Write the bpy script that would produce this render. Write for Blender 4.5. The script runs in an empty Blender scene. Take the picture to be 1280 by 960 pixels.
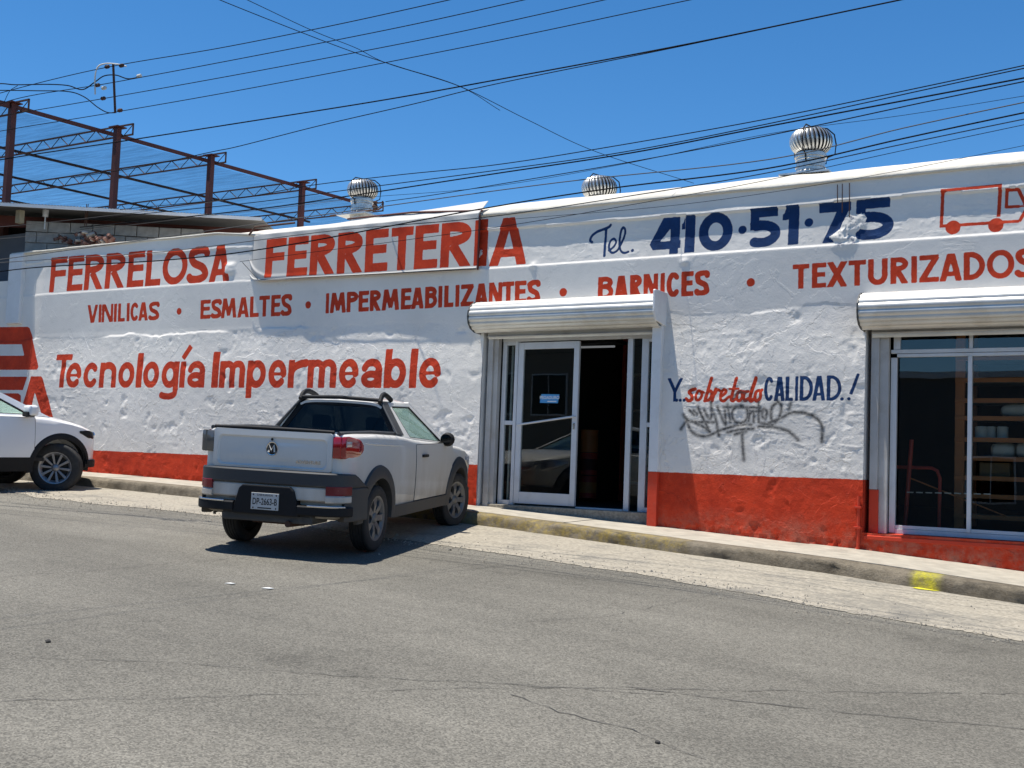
import bpy, bmesh, math, random
import numpy as np
from mathutils import Vector, Matrix, Euler
random.seed(7)
RNG = np.random.default_rng(7)
SC = bpy.context.scene
COL = SC.collection
R = math.radians

# ------------------------------------------------------------------ camera, sky, sun
# world: X along the shop front (right), Y into the shop, Z up; z = 0 is the eye level, camera at (0, -12.84, 0)
CAM_Y = -12.84
FPX = 1450.0
RM = np.array([[0.85002182, 0.0050856, -0.52672292],
               [0.52538142, -0.08015456, 0.847083],
               [0.03791132, 0.99676947, 0.070805]])      # columns: camera right, up, forward
cam_d = bpy.data.cameras.new('camera')
cam = bpy.data.objects.new('camera', cam_d); COL.objects.link(cam)
cam_d.sensor_width = 36; cam_d.lens = 36 * FPX / 1280; cam_d.clip_end = 2000; cam_d.clip_start = 0.05
M = Matrix([[RM[i][0], RM[i][1], -RM[i][2], (0, CAM_Y, 0)[i]] for i in range(3)] + [[0, 0, 0, 1]])
cam.matrix_world = M
SC.camera = cam
SC.render.resolution_x = 1024; SC.render.resolution_y = 768

SUN = Vector((-0.19, -0.106, 1.0)).normalized()
el = math.asin(SUN.z); az = math.atan2(SUN.x, SUN.y)
w = bpy.data.worlds.new('World'); SC.world = w; w.use_nodes = True
nt = w.node_tree; nt.nodes.clear()
sky = nt.nodes.new('ShaderNodeTexSky'); sky.sky_type = 'NISHITA'; sky.sun_disc = False
sky.sun_elevation = el; sky.sun_rotation = az; sky.altitude = 2200; sky.dust_density = 0.0; sky.ozone_density = 4.5; sky.air_density = 1.0
bg = nt.nodes.new('ShaderNodeBackground'); bg.inputs[1].default_value = 0.113
wo = nt.nodes.new('ShaderNodeOutputWorld')
hs = nt.nodes.new('ShaderNodeHueSaturation'); hs.inputs['Saturation'].default_value = 1.24; hs.inputs['Hue'].default_value = .497
nt.links.new(sky.outputs[0], hs.inputs['Color']); nt.links.new(hs.outputs[0], bg.inputs[0]); nt.links.new(bg.outputs[0], wo.inputs[0])
sd = bpy.data.lights.new('sun', 'SUN'); sd.energy = 5.0; sd.angle = R(0.53); sd.color = (1, 0.945, 0.86)
so = bpy.data.objects.new('sun', sd); COL.objects.link(so)
so.rotation_euler = SUN.to_track_quat('Z', 'Y').to_euler()
SC.view_settings.view_transform = 'Standard'; SC.view_settings.look = 'None'
SC.view_settings.exposure = 0.50; SC.view_settings.gamma = 1
SC.cycles.max_bounces = 8; SC.cycles.transparent_max_bounces = 12

# ------------------------------------------------------------------ pixel -> place helpers (measuring the photograph)
def ray(x, y):
    return RM @ np.array([(x - 640) / FPX, -(y - 480) / FPX, 1.0])
def wallpt(x, y, yy=0.0):
    r = ray(x, y); t = (yy - CAM_Y) / r[1]; return (r[0] * t, r[2] * t)
def deep(x, y, d):
    r = ray(x, y); return Vector((r[0] * d, CAM_Y + r[1] * d, r[2] * d))

# ------------------------------------------------------------------ materials
MATS = {}
def nodes(name):
    m = bpy.data.materials.new(name); m.use_nodes = True; t = m.node_tree
    return m, t, t.nodes['Principled BSDF'], t.nodes, t.links
def mat(name, col, rough=0.6, metal=0.0, var=0.08, scale=6.0, bump=0.0, bscale=60.0, spec=0.5, coat=0.0, dirt=None, coords='Object', emit=0):
    if name in MATS: return MATS[name]
    m, t, p, N, L = nodes(name)
    tc = N.new('ShaderNodeTexCoord')
    no = N.new('ShaderNodeTexNoise'); no.inputs['Scale'].default_value = scale; no.inputs['Detail'].default_value = 5
    L.new(tc.outputs[coords], no.inputs['Vector'])
    mr = N.new('ShaderNodeMapRange'); mr.inputs[1].default_value = .3; mr.inputs[2].default_value = .7
    mr.inputs[3].default_value = 1 - var; mr.inputs[4].default_value = 1 + var
    L.new(no.outputs[0], mr.inputs[0])
    mx = N.new('ShaderNodeVectorMath'); mx.operation = 'SCALE'; mx.inputs[0].default_value = col[:3]
    L.new(mr.outputs[0], mx.inputs['Scale'])
    out = mx.outputs[0]
    if dirt:
        n2 = N.new('ShaderNodeTexNoise'); n2.inputs['Scale'].default_value = dirt[2]; n2.inputs['Detail'].default_value = 8; n2.inputs['Roughness'].default_value = .7
        L.new(tc.outputs[coords], n2.inputs['Vector'])
        r2 = N.new('ShaderNodeMapRange'); r2.inputs[1].default_value = .5; r2.inputs[2].default_value = .72; r2.inputs[4].default_value = dirt[1]
        L.new(n2.outputs[0], r2.inputs[0])
        mm = N.new('ShaderNodeMix'); mm.data_type = 'RGBA'; L.new(r2.outputs[0], mm.inputs[0]); L.new(out, mm.inputs[6]); mm.inputs[7].default_value = (*dirt[0], 1)
        out = mm.outputs[2]
    L.new(out, p.inputs['Base Color'])
    rr = N.new('ShaderNodeMapRange'); rr.inputs[3].default_value = max(0, rough - .06); rr.inputs[4].default_value = min(1, rough + .06)
    L.new(no.outputs[0], rr.inputs[0]); L.new(rr.outputs[0], p.inputs['Roughness'])
    p.inputs['Metallic'].default_value = metal; p.inputs['Specular IOR Level'].default_value = spec
    p.inputs['Coat Weight'].default_value = coat; p.inputs['Coat Roughness'].default_value = .06
    if bump:
        n3 = N.new('ShaderNodeTexNoise'); n3.inputs['Scale'].default_value = bscale; n3.inputs['Detail'].default_value = 6
        L.new(tc.outputs[coords], n3.inputs['Vector'])
        b = N.new('ShaderNodeBump'); b.inputs['Strength'].default_value = 1; b.inputs['Distance'].default_value = bump
        L.new(n3.outputs[0], b.inputs['Height']); L.new(b.outputs[0], p.inputs['Normal'])
    if emit:
        p.inputs['Emission Color'].default_value = (*col[:3], 1); p.inputs['Emission Strength'].default_value = emit
    MATS[name] = m
    return m
def glass_mat(name, tint, ior=1.5, rough=0.0, refl=(1, 1, 1)):
    m, t, p, N, L = nodes(name); N.remove(p)
    tr = N.new('ShaderNodeBsdfTransparent'); tr.inputs[0].default_value = (*tint, 1)
    gl = N.new('ShaderNodeBsdfGlossy'); gl.inputs['Roughness'].default_value = rough; gl.inputs[0].default_value = (*refl, 1)
    lw = N.new('ShaderNodeLayerWeight'); lw.inputs[0].default_value = .5; pw = N.new('ShaderNodeMath'); pw.operation = 'POWER'; L.new(lw.outputs['Facing'], pw.inputs[0]); pw.inputs[1].default_value = 4.5
    fr = N.new('ShaderNodeMath'); fr.operation = 'MULTIPLY_ADD'; L.new(pw.outputs[0], fr.inputs[0]); fr.inputs[1].default_value = .9; fr.inputs[2].default_value = .045
    tc = N.new('ShaderNodeTexCoord'); no = N.new('ShaderNodeTexNoise'); no.inputs['Scale'].default_value = 1.3
    bu = N.new('ShaderNodeBump'); bu.inputs['Distance'].default_value = .002; bu.inputs['Strength'].default_value = .4
    L.new(tc.outputs['Object'], no.inputs[0]); L.new(no.outputs[0], bu.inputs['Height']); L.new(bu.outputs[0], gl.inputs['Normal'])
    mx = N.new('ShaderNodeMixShader'); L.new(fr.outputs[0], mx.inputs[0]); L.new(tr.outputs[0], mx.inputs[1]); L.new(gl.outputs[0], mx.inputs[2])
    L.new(mx.outputs[0], N['Material Output'].inputs[0])
    MATS[name] = m
    return m

M_alu = mat('white_aluminium', (.62, .63, .64), .45, .1, .05, 3, dirt=((.36, .33, .28), .25, 5))
M_galv = mat('galvanised_slat', (.60, .595, .56), .45, .3, .10, 4, dirt=((.40, .36, .29), .5, 3))
M_guide = mat('guide_paint', (.46, .45, .43), .6, .1, .12, 3, dirt=((.30, .25, .20), .6, 2.5))
M_whitep = mat('white_paint', (.72, .72, .71), .6, 0, .05, 3, bump=.001, dirt=((.45, .43, .40), .3, 4))
M_black = mat('black_plastic', (.014, .014, .015), .65, 0, .1, spec=.25)
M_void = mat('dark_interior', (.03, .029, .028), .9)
M_glass = glass_mat('shop_glass', (.80, .84, .83))
M_darkglass = glass_mat('tinted_glass', (.10, .11, .12), refl=(.45, .45, .45))
M_carglass = glass_mat('car_glass', (.84, .92, .89))
M_body = mat('silver_white_paint', (.60, .61, .61), .32, .25, .03, 2, coat=.7, dirt=((.40, .38, .34), .35, 1.6))
M_suv = mat('white_car_paint', (.82, .82, .81), .3, 0, .02, 2, coat=.8)
M_redcar = mat('red_car_paint', (.40, .03, .015), .3, 0, .02, 2, coat=.8)
M_trim = mat('grey_plastic_trim', (.045, .048, .05), .55, 0, .15, 4, dirt=((.16, .145, .12), .55, 2))
M_rubber = mat('tyre_rubber', (.022, .022, .022), .8, 0, .2, 20, dirt=((.07, .065, .055), .5, 5))
M_rim = mat('grey_wheel', (.16, .16, .16), .45, .4, .1, dirt=((.10, .09, .07), .5, 6))
M_alloy = mat('alloy_wheel', (.27, .27, .28), .35, .7, .05)
M_lampred = mat('red_lamp', (.35, .008, .012), .12, 0, .05, coat=1)
M_smoke = mat('smoked_lamp', (.10, .10, .095), .12, 0, .1, coat=1)
M_lampclear = mat('clear_lamp', (.45, .45, .47), .1, .4, .1, coat=1)
M_reflector = mat('dark_red_reflector', (.16, .008, .015), .25, 0, .1)
M_chrome = mat('chrome', (.7, .7, .7), .12, 1, .02)
M_plate = mat('plate_white', (.55, .55, .53), .5, 0, .05)
M_ink = mat('black_ink', (.015, .015, .015), .6)
M_maroon = mat('maroon_steel', (.09, .020, .013), .6, .1, .2, 3)
M_rust = mat('rusty_steel', (.09, .045, .03), .8, .3, .3, 12)
M_cable = mat('black_cable', (.008, .008, .009), .95, spec=.1)
M_cableg = mat('grey_cable', (.09, .09, .09), .9, spec=.2)
M_block = mat('cinder_block', (.30, .285, .26), .95, 0, .18, 9, bump=.004, bscale=90)
M_brick = mat('broken_brick', (.13, .05, .035), .95, 0, .35, 9, bump=.004, bscale=60, dirt=((.38, .33, .28), .5, 7))
M_corr = mat('corrugated_zinc', (.15, .145, .14), .6, .2, .1, 3)
M_darkwall = mat('slate_paint', (.10, .115, .14), .85, 0, .1, 2, bump=.003)
M_orange = mat('orange_rack_paint', (.50, .17, .05), .5, 0, .1)
M_redrack = mat('red_tool_paint', (.45, .05, .03), .5, 0, .1)
M_sack = mat('white_sack', (.55, .54, .50), .9, 0, .1, 8, bump=.004)
M_teal = mat('teal_bucket', (.01, .13, .14), .4)
M_vent = mat('turbine_aluminium', (.58, .58, .56), .38, .75, .15, 8, dirt=((.20, .18, .15), .5, 6))
M_tube = mat('lit_tube', (.9, .95, 1), .5, emit=.10)
M_paper = mat('white_paper', (.75, .75, .72), .8)
M_net = None

# ------------------------------------------------------------------ mesh builder
class MB:
    def __init__(s): s.v = []; s.f = []
    def add(s, vs, fs):
        n = len(s.v); s.v += [tuple(v) for v in vs]; s.f += [tuple(i + n for i in f) for f in fs]; return s
    def box(s, a, b, rot=None, piv=None):
        (x0, y0, z0), (x1, y1, z1) = a, b
        vs = [Vector(p) for p in ((x0, y0, z0), (x1, y0, z0), (x1, y1, z0), (x0, y1, z0), (x0, y0, z1), (x1, y0, z1), (x1, y1, z1), (x0, y1, z1))]
        if rot is not None:
            pv = Vector(piv) if piv is not None else Vector(((x0 + x1) / 2, (y0 + y1) / 2, (z0 + z1) / 2))
            vs = [rot @ (v - pv) + pv for v in vs]
        return s.add(vs, [(0, 3, 2, 1), (4, 5, 6, 7), (0, 1, 5, 4), (1, 2, 6, 5), (2, 3, 7, 6), (3, 0, 4, 7)])
    def tube(s, pts, r, n=6, cap=True):
        pts = [Vector(p) for p in pts]; rings = []
        for i, p in enumerate(pts):
            d = (pts[min(i + 1, len(pts) - 1)] - pts[max(i - 1, 0)]).normalized()
            up = Vector((0, 0, 1)) if abs(d.z) < .95 else Vector((1, 0, 0))
            a = d.cross(up).normalized(); b = d.cross(a)
            rr = r[i] if isinstance(r, (list, tuple)) else r
            rings.append([p + (a * math.cos(t) + b * math.sin(t)) * rr for t in [2 * math.pi * k / n for k in range(n)]])
        vs = [v for q in rings for v in q]; fs = []
        for i in range(len(pts) - 1):
            for k in range(n):
                fs.append((i * n + k, i * n + (k + 1) % n, (i + 1) * n + (k + 1) % n, (i + 1) * n + k))
        if cap: fs += [tuple(range(n))[::-1], tuple((len(pts) - 1) * n + k for k in range(n))]
        return s.add(vs, fs)
    def lathe(s, prof, axis='z', c=(0, 0, 0), n=24, a0=0, a1=2 * math.pi):
        full = abs(a1 - a0 - 2 * math.pi) < 1e-6; m = n if full else n + 1; vs = []
        for k in range(m):
            t = a0 + (a1 - a0) * k / n
            for (r, h) in prof:
                u, v = r * math.cos(t), r * math.sin(t)
                p = (u, v, h) if axis == 'z' else ((h, u, v) if axis == 'x' else (u, h, v))
                vs.append((p[0] + c[0], p[1] + c[1], p[2] + c[2]))
        P = len(prof); fs = []
        for k in range(n):
            for i in range(P - 1):
                a = k * P + i; b = ((k + 1) % m) * P + i
                fs.append((a, b, b + 1, a + 1))
        return s.add(vs, fs)
    def prism(s, poly, d0, d1, axis='y'):
        """polygon in the plane across `axis`, extruded d0..d1"""
        def P(u, v, d): return (u, d, v) if axis == 'y' else ((d, u, v) if axis == 'x' else (u, v, d))
        n = len(poly)
        vs = [P(u, v, d0) for u, v in poly] + [P(u, v, d1) for u, v in poly]
        return s.add(vs, [tuple(range(n)), tuple(range(n, 2 * n))[::-1]] + [(i, n + i, n + (i + 1) % n, (i + 1) % n) for i in range(n)])
    def strip(s, curve, zl, zh, th):
        """solid band following a plan curve [(x,y)], heights zl/zh per point, thickness th to the inside"""
        n = len(curve); vs = []
        for i, (x, y) in enumerate(curve):
            a = Vector(curve[max(0, i - 1)]); b = Vector(curve[min(n - 1, i + 1)]); t = (b - a).normalized(); nn = Vector((-t.y, t.x))
            l = zl[i] if isinstance(zl, (list, tuple)) else zl; h = zh[i] if isinstance(zh, (list, tuple)) else zh
            ix, iy = x + nn.x * th, y + nn.y * th
            e = min(.012, (h - l) * .25); k = e * .8
            o = .5
            vs += [(x + nn.x * k, y + nn.y * k, l), (x, y, l + e), (x, y, h - e), (x + nn.x * k, y + nn.y * k, h), (ix, iy, h), (ix, iy, l)]
        fs = []
        for i in range(n - 1):
            for k in range(6): fs.append((i * 6 + k, i * 6 + (k + 1) % 6, i * 6 + 6 + (k + 1) % 6, i * 6 + 6 + k))
        fs += [tuple(range(6))[::-1], tuple((n - 1) * 6 + k for k in range(6))]
        return s.add(vs, fs)
    def build(s, name, m, parent=None, smooth=None, loc=None, bevel=0, fix=True):
        me = bpy.data.meshes.new(name); me.from_pydata(s.v, [], s.f); me.update()
        if fix or bevel:
            bm = bmesh.new(); bm.from_mesh(me)
            if bevel:
                es = [e for e in bm.edges if len(e.link_faces) == 2 and e.calc_face_angle(0) > .6]
                bmesh.ops.bevel(bm, geom=es, offset=bevel, segments=2, profile=.6, affect='EDGES')
            bmesh.ops.recalc_face_normals(bm, faces=bm.faces[:]); bm.to_mesh(me); bm.free()
        o = bpy.data.objects.new(name, me); COL.objects.link(o)
        if m: me.materials.append(m)
        if smooth is not None:
            me.shade_smooth()
            try: me.set_sharp_from_angle(angle=R(smooth))
            except Exception: pass
        if parent: o.parent = parent
        if loc is not None: o.location = loc
        return o
def tag(o, label=None, cat=None, group=None, kind=None):
    if label: o['label'] = label
    if cat: o['category'] = cat
    if group: o['group'] = group
    if kind: o['kind'] = kind
    return o
def thing(name, label, cat, loc=(0, 0, 0), group=None, rotz=0):
    o = bpy.data.objects.new(name, None); COL.objects.link(o); o.location = loc; o.rotation_euler[2] = rotz
    o.empty_display_size = .2
    return tag(o, label, cat, group)
def copy_tree(o, parent=None):
    c = o.copy(); COL.objects.link(c); c.parent = parent
    for ch in [q for q in o.children]: copy_tree(ch, c)
    return c
def text_mesh(name, body, size, m, parent, mw, ext=.001, xs=1.0, bold=0.0):
    cu = bpy.data.curves.new(name, 'FONT'); cu.body = body; cu.size = size; cu.extrude = ext; cu.align_x = 'CENTER'; cu.align_y = 'CENTER'; cu.offset = bold
    to = bpy.data.objects.new(name + '_src', cu); COL.objects.link(to)
    dg = bpy.context.evaluated_depsgraph_get(); me = bpy.data.meshes.new_from_object(to.evaluated_get(dg)); me.name = name
    bpy.data.objects.remove(to); bpy.data.curves.remove(cu)
    for v in me.vertices: v.co.x *= xs
    o = bpy.data.objects.new(name, me); COL.objects.link(o); me.materials.clear(); me.materials.append(m); o.parent = parent; o.matrix_local = mw
    return o

# ------------------------------------------------------------------ noise on grids
def vnoise(X, Y, seed=0):
    rg = np.random.default_rng(seed); T = rg.random((256, 256))
    xi = np.floor(X).astype(int); yi = np.floor(Y).astype(int); fx = X - xi; fy = Y - yi
    fx = fx * fx * (3 - 2 * fx); fy = fy * fy * (3 - 2 * fy)
    a = T[yi % 256, xi % 256]; b = T[yi % 256, (xi + 1) % 256]; c = T[(yi + 1) % 256, xi % 256]; d = T[(yi + 1) % 256, (xi + 1) % 256]
    return (a * (1 - fx) + b * fx) * (1 - fy) + (c * (1 - fx) + d * fx) * fy
def fbm(X, Y, oc=4, seed=0, rid=False):
    r = 0; a = .5; t = 0
    for i in range(oc):
        n = vnoise(X * 2 ** i + i * 17.3, Y * 2 ** i + i * 9.1, seed + i)
        if rid: n = 1 - abs(2 * n - 1)
        r = r + a * n; t += a; a *= .5
    return r / t
def sstep(a, b, x):
    t = np.clip((x - a) / (b - a), 0, 1); return t * t * (3 - 2 * t)

# ------------------------------------------------------------------ painted lettering: signed distance written to a mesh attribute
class Paint:
    def __init__(s, xs, zs):
        s.xs = np.asarray(xs); s.zs = np.asarray(zs)
        s.ch = np.full((3, len(zs), len(xs)), -.12, dtype=np.float32)
        s.clip = None; s.c = 0
    def win(s, x0, x1, z0, z1, m=.1):
        i0, i1 = np.searchsorted(s.xs, [x0 - m, x1 + m]); j0, j1 = np.searchsorted(s.zs, [z0 - m, z1 + m])
        if i1 <= i0 or j1 <= j0: return None
        X, Z = np.meshgrid(s.xs[i0:i1], s.zs[j0:j1]); return (i0, i1, j0, j1, X, Z)
    def put(s, W, d):
        i0, i1, j0, j1, X, Z = W
        if s.clip is not None: d = np.minimum(d, np.minimum(s.clip[1] - Z, Z - s.clip[0]))
        a = s.ch[s.c, j0:j1, i0:i1]; np.maximum(a, d, out=a)
    def bar(s, x0, z0, x1, z1, w):
        W = s.win(min(x0, x1) - w, max(x0, x1) + w, min(z0, z1) - w, max(z0, z1) + w)
        if W is None: return
        X, Z = W[4], W[5]; L = math.hypot(x1 - x0, z1 - z0) + 1e-9; ux, uz = (x1 - x0) / L, (z1 - z0) / L
        dx, dz = X - (x0 + x1) / 2, Z - (z0 + z1) / 2
        a = np.abs(dx * ux + dz * uz) - L / 2; b = np.abs(-dx * uz + dz * ux) - w / 2
        s.put(W, -(np.hypot(np.maximum(a, 0), np.maximum(b, 0)) + np.minimum(np.maximum(a, b), 0)))
    def line(s, pts, w):
        xs = [p[0] for p in pts]; zs = [p[1] for p in pts]
        W = s.win(min(xs) - w, max(xs) + w, min(zs) - w, max(zs) + w)
        if W is None: return
        X, Z = W[4], W[5]; best = np.full(X.shape, 9.)
        for i in range(len(pts) - 1):
            (x0, z0), (x1, z1) = pts[i], pts[i + 1]; dx, dz = x1 - x0, z1 - z0; q = dx * dx + dz * dz + 1e-12
            t = np.clip(((X - x0) * dx + (Z - z0) * dz) / q, 0, 1)
            wi = w if not isinstance(w, (list, tuple)) else w[i]
            best = np.minimum(best, np.hypot(X - x0 - t * dx, Z - z0 - t * dz) - wi / 2)
        s.put(W, -best)
    def arc(s, cx, cz, rx, rz, a0, a1, w, n=28):
        s.line([(cx + rx * math.cos(R(a0 + (a1 - a0) * k / n)), cz + rz * math.sin(R(a0 + (a1 - a0) * k / n))) for k in range(n + 1)], w)
    def poly(s, pts, hole=False):
        xs = [p[0] for p in pts]; zs = [p[1] for p in pts]
        W = s.win(min(xs), max(xs), min(zs), max(zs))
        if W is None: return
        X, Z = W[4], W[5]; d = np.full(X.shape, 9.); ins = np.zeros(X.shape, bool); n = len(pts)
        for i in range(n):
            (x0, z0), (x1, z1) = pts[i], pts[(i + 1) % n]; dx, dz = x1 - x0, z1 - z0; q = dx * dx + dz * dz + 1e-12
            t = np.clip(((X - x0) * dx + (Z - z0) * dz) / q, 0, 1); d = np.minimum(d, np.hypot(X - x0 - t * dx, Z - z0 - t * dz))
            c = ((z0 > Z) != (z1 > Z)) & (X < (x1 - x0) * (Z - z0) / (z1 - z0 + 1e-12) + x0); ins ^= c
        sd = np.where(ins, d, -d)
        if hole:
            a = s.ch[s.c, W[2]:W[3], W[0]:W[1]]; np.minimum(a, -sd, out=a)
        else: s.put(W, sd)
    def spline(s, P, w, n=6):
        out = []; Q = [P[0]] + list(P) + [P[-1]]
        for i in range(1, len(Q) - 2):
            p0, p1, p2, p3 = Q[i - 1], Q[i], Q[i + 1], Q[i + 2]
            for k in range(n):
                t = k / n
                out.append(tuple(.5 * ((2 * p1[j]) + (-p0[j] + p2[j]) * t + (2 * p0[j] - 5 * p1[j] + 4 * p2[j] - p3[j]) * t * t + (-p0[j] + 3 * p1[j] - 3 * p2[j] + p3[j]) * t ** 3) for j in (0, 1)))
        out.append(P[-1]); s.line(out, w)
    def glyph(s, ch, x, z, W, H, w, xh=None, desc=0):
        """one painted letter in the box x..x+W, z..z+H; xh = height of small letters"""
        h = w / 2; t = w * .86; g = t / 2; e = .3 * H; xh = xh or H * .75
        s.clip = (z, z + H)
        B = lambda a, b, c, d, ww=w: s.bar(x + a, z + b, x + c, z + d, ww)
        A = lambda cx, cz, rx, rz, a0, a1, ww=w: s.arc(x + cx, z + cz, rx, rz, a0, a1, ww)
        S = lambda P, ww=w: s.spline([(x + a, z + b) for a, b in P], ww)
        if ch == 'I': B(W / 2, 0, W / 2, H, W)
        elif ch in 'EFL':
            B(h, 0, h, H)
            if ch in 'EF': B(h, H - g, W, H - g, t); B(h, H * .53, W * .93, H * .53, t)
            if ch in 'EL': B(h, g, W, g, t)
        elif ch == 'T': B(0, H - g, W, H - g, t); B(W / 2, 0, W / 2, H - g)
        elif ch in 'AV':
            f = (lambda v: v) if ch == 'A' else (lambda v: H - v)
            B(h * .95 - .3 * (W / 2 - h) / H * .0, f(0) if 0 else f(-.0), W / 2 - h * .25, f(H)); B(W - h * .95, f(0), W / 2 + h * .25, f(H))
            s.bar(x + h - (W / 2 - h) * .2, z + f(-.2 * H), x + W / 2 - h * .25, z + f(H), w); s.bar(x + W - h + (W / 2 - h) * .2, z + f(-.2 * H), x + W / 2 + h * .25, z + f(H), w)
            if ch == 'A': B(W * .25, H * .26, W * .75, H * .26, t * .9)
        elif ch in 'RPB':
            r2 = (H * .52 - t) / 2; cz = H - g - r2; k = W * .42
            B(h, 0, h, H); B(h, H - g, k, H - g, t); B(h, H - g - 2 * r2, k, H - g - 2 * r2, t)
            A(k, cz, (W * (.96 if ch == 'B' else 1) - k - h), r2, -90, 90, (w + t) / 2)
            if ch == 'R': s.bar(x + W * .38, z + H * .5, x + W - h * .95 + .12 * W, z - .16 * H, w)
            if ch == 'B':
                r3 = (H - g - 2 * r2 - g) / 2; B(h, g, k, g, t); A(k, g + r3, W - k - h, r3, -90, 90, (w + t) / 2)
        elif ch == 'S':
            S([(W - h * .8, H * .80), (W * .82, H - g * 1.25), (W * .52, H - g), (W * .2, H - g * 1.7), (h, H * .73), (W * .28, H * .56), (W * .68, H * .43), (W - h, H * .27), (W * .8, g * 1.7), (W * .5, g), (W * .2, g * 1.2), (h * .7, H * .17)])
        elif ch == 'C': A(W * .54, H / 2, W * .54 - h, H / 2 - g, 48, 312, (w + t) / 2)
        elif ch in 'O0': A(W / 2, H / 2, W / 2 - h, H / 2 - g, 0, 360, (w + t) / 2)
        elif ch == 'D': B(h, 0, h, H); B(h, g, W * .3, g, t); B(h, H - g, W * .3, H - g, t); A(W * .3, H / 2, W * .7 - h, H / 2 - g, -90, 90, (w + t) / 2)
        elif ch == 'M': s.bar(x + h * .8 - .0, z - .1 * H, x + W * .24, z + 1.05 * H, w); s.bar(x + W - h * .8, z - .1 * H, x + W * .76, z + 1.05 * H, w); s.bar(x + W * .24, z + 1.05 * H, x + W * .5, z + .12 * H, w * .9); s.bar(x + W * .76, z + 1.05 * H, x + W * .5, z + .12 * H, w * .9)
        elif ch == 'N': B(h * .85, 0, h * .85, H, w * .85); B(W - h * .85, 0, W - h * .85, H, w * .85); s.bar(x + h * .8, z + 1.1 * H, x + W - h * .8, z - .1 * H, w)
        elif ch == 'X': s.bar(x + h * .3, z - .1 * H, x + W - h * .3, z + 1.1 * H, w * 1.05); s.bar(x + h * .3, z + 1.1 * H, x + W - h * .3, z - .1 * H, w * 1.05)
        elif ch == 'Z': B(0, H - g, W * .98, H - g, t); B(0, g, W, g, t); s.bar(x + h * .7, z + g * .5, x + W - h * .7, z + H - g * .5, w)
        elif ch == 'U': A(W / 2, W / 2, W / 2 - h, W / 2 - g, 180, 360); B(h, W / 2, h, H); B(W - h, W / 2, W - h, H)
        elif ch == 'Y': B(W / 2, 0, W / 2, H * .5); s.bar(x + W / 2, z + H * .42, x + h * .2, z + H * 1.08, w); s.bar(x + W / 2, z + H * .42, x + W - h * .2, z + H * 1.08, w)
        elif ch == '1': B(W - h, 0, W - h, H); s.poly([(x + W - w, z + H), (x + .25 * W, z + H), (x + .12 * W, z + H * .82), (x, z + H * .78), (x, z + H * .64), (x + W - w, z + H * .64)])
        elif ch == '4': s.poly([(x + W * .43, z + H), (x + W * .97, z + H), (x + W * .97, z + H * .36), (x + W, z + H * .36), (x + W, z + H * .15), (x + W * .94, z + H * .15), (x + W * .94, z), (x + W * .66, z), (x + W * .66, z + H * .14), (x + W * .12, z + H * .14), (x, z + H * .3)]); s.poly([(x + W * .67, z + H * .7), (x + W * .67, z + H * .36), (x + W * .34, z + H * .36)], True)
        elif ch == '5': B(.08 * W, H - g, W * .9, H - g, t); B(.08 * W + h * .85, H * .45, .08 * W + h * .85, H, w * .85); A(W * .42, H * .34, W * .58 - h, H * .34 - g, -118, 112, (w + t) / 2); B(.08 * W, H * .56, W * .42, H * .62, t * .7)
        elif ch == '7': B(0, H - g, W * .98, H - g, t); s.bar(x + W * .82, z + H * .95, x + W * .22, z - .15 * H, w)
        elif ch in 'ecoagbpdnmrlí':
            s.clip = (z - desc, z + H); bw = w * .97; q = w * .5
            C = lambda a0=0, a1=360, W0=0, W1=None: A((W0 + (W1 or W)) / 2, xh / 2, ((W1 or W) - W0) / 2 - h, xh / 2 - g, a0, a1, (w + t) / 2)
            if ch == 'o': C()
            elif ch == 'c': C(42, 318)
            elif ch == 'e': C(0, 314); B(w * .8, xh * .50, W - h * .1, xh * .50, q * .8)
            elif ch == 'b': C(0, 360, w * .1); B(h, 0, h, H)
            elif ch == 'p': C(0, 360, w * .1); B(h, -desc, h, xh)
            elif ch == 'g': C(0, 360, 0, W - w * .1); B(W - h, -desc * .25, W - h, xh); S([(W - h, -desc * .15), (W - h * 1.4, -desc * .55), (W * .5, -desc + g), (W * .25, -desc + g * 1.1), (w * .25, -desc * .62)], w * .9)
            elif ch == 'a': A(W * .48, xh * .3, W * .48 - h, xh * .3 - g, 0, 360, (w + t) / 2 * .92); B(W - h, 0, W - h, xh * .7); A(W / 2, xh * .62, W / 2 - h, xh * .38 - g, 0, 165, (w + t) / 2)
            elif ch == 'n': B(h, 0, h, xh); B(W - h, 0, W - h, xh * .65); A(W / 2, xh * .6, W / 2 - h, xh * .4 - g, 0, 180)
            elif ch == 'm':
                k = W / 2; B(h, 0, h, xh); B(k, 0, k, xh * .7); B(W - h, 0, W - h, xh * .7); A((h + k) / 2, xh * .66, (k - h) / 2, xh * .34 - g, 0, 180, w * .9); A((W - h + k) / 2, xh * .66, (W - h - k) / 2, xh * .34 - g, 0, 180, w * .9)
            elif ch == 'r': B(h, 0, h, xh); A(W * .95, xh * .5, W * .95 - h, xh * .5 - g, 92, 178)
            elif ch == 'l': B(W / 2, 0, W / 2, H, W)
            elif ch == 'í': s.clip = (z, z + H * 1.3); B(h, 0, h, xh); s.bar(x + W * .3, z + H * .82, x + W * 1.5, z + H * 1.17, w * .8)
        s.clip = None
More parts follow.
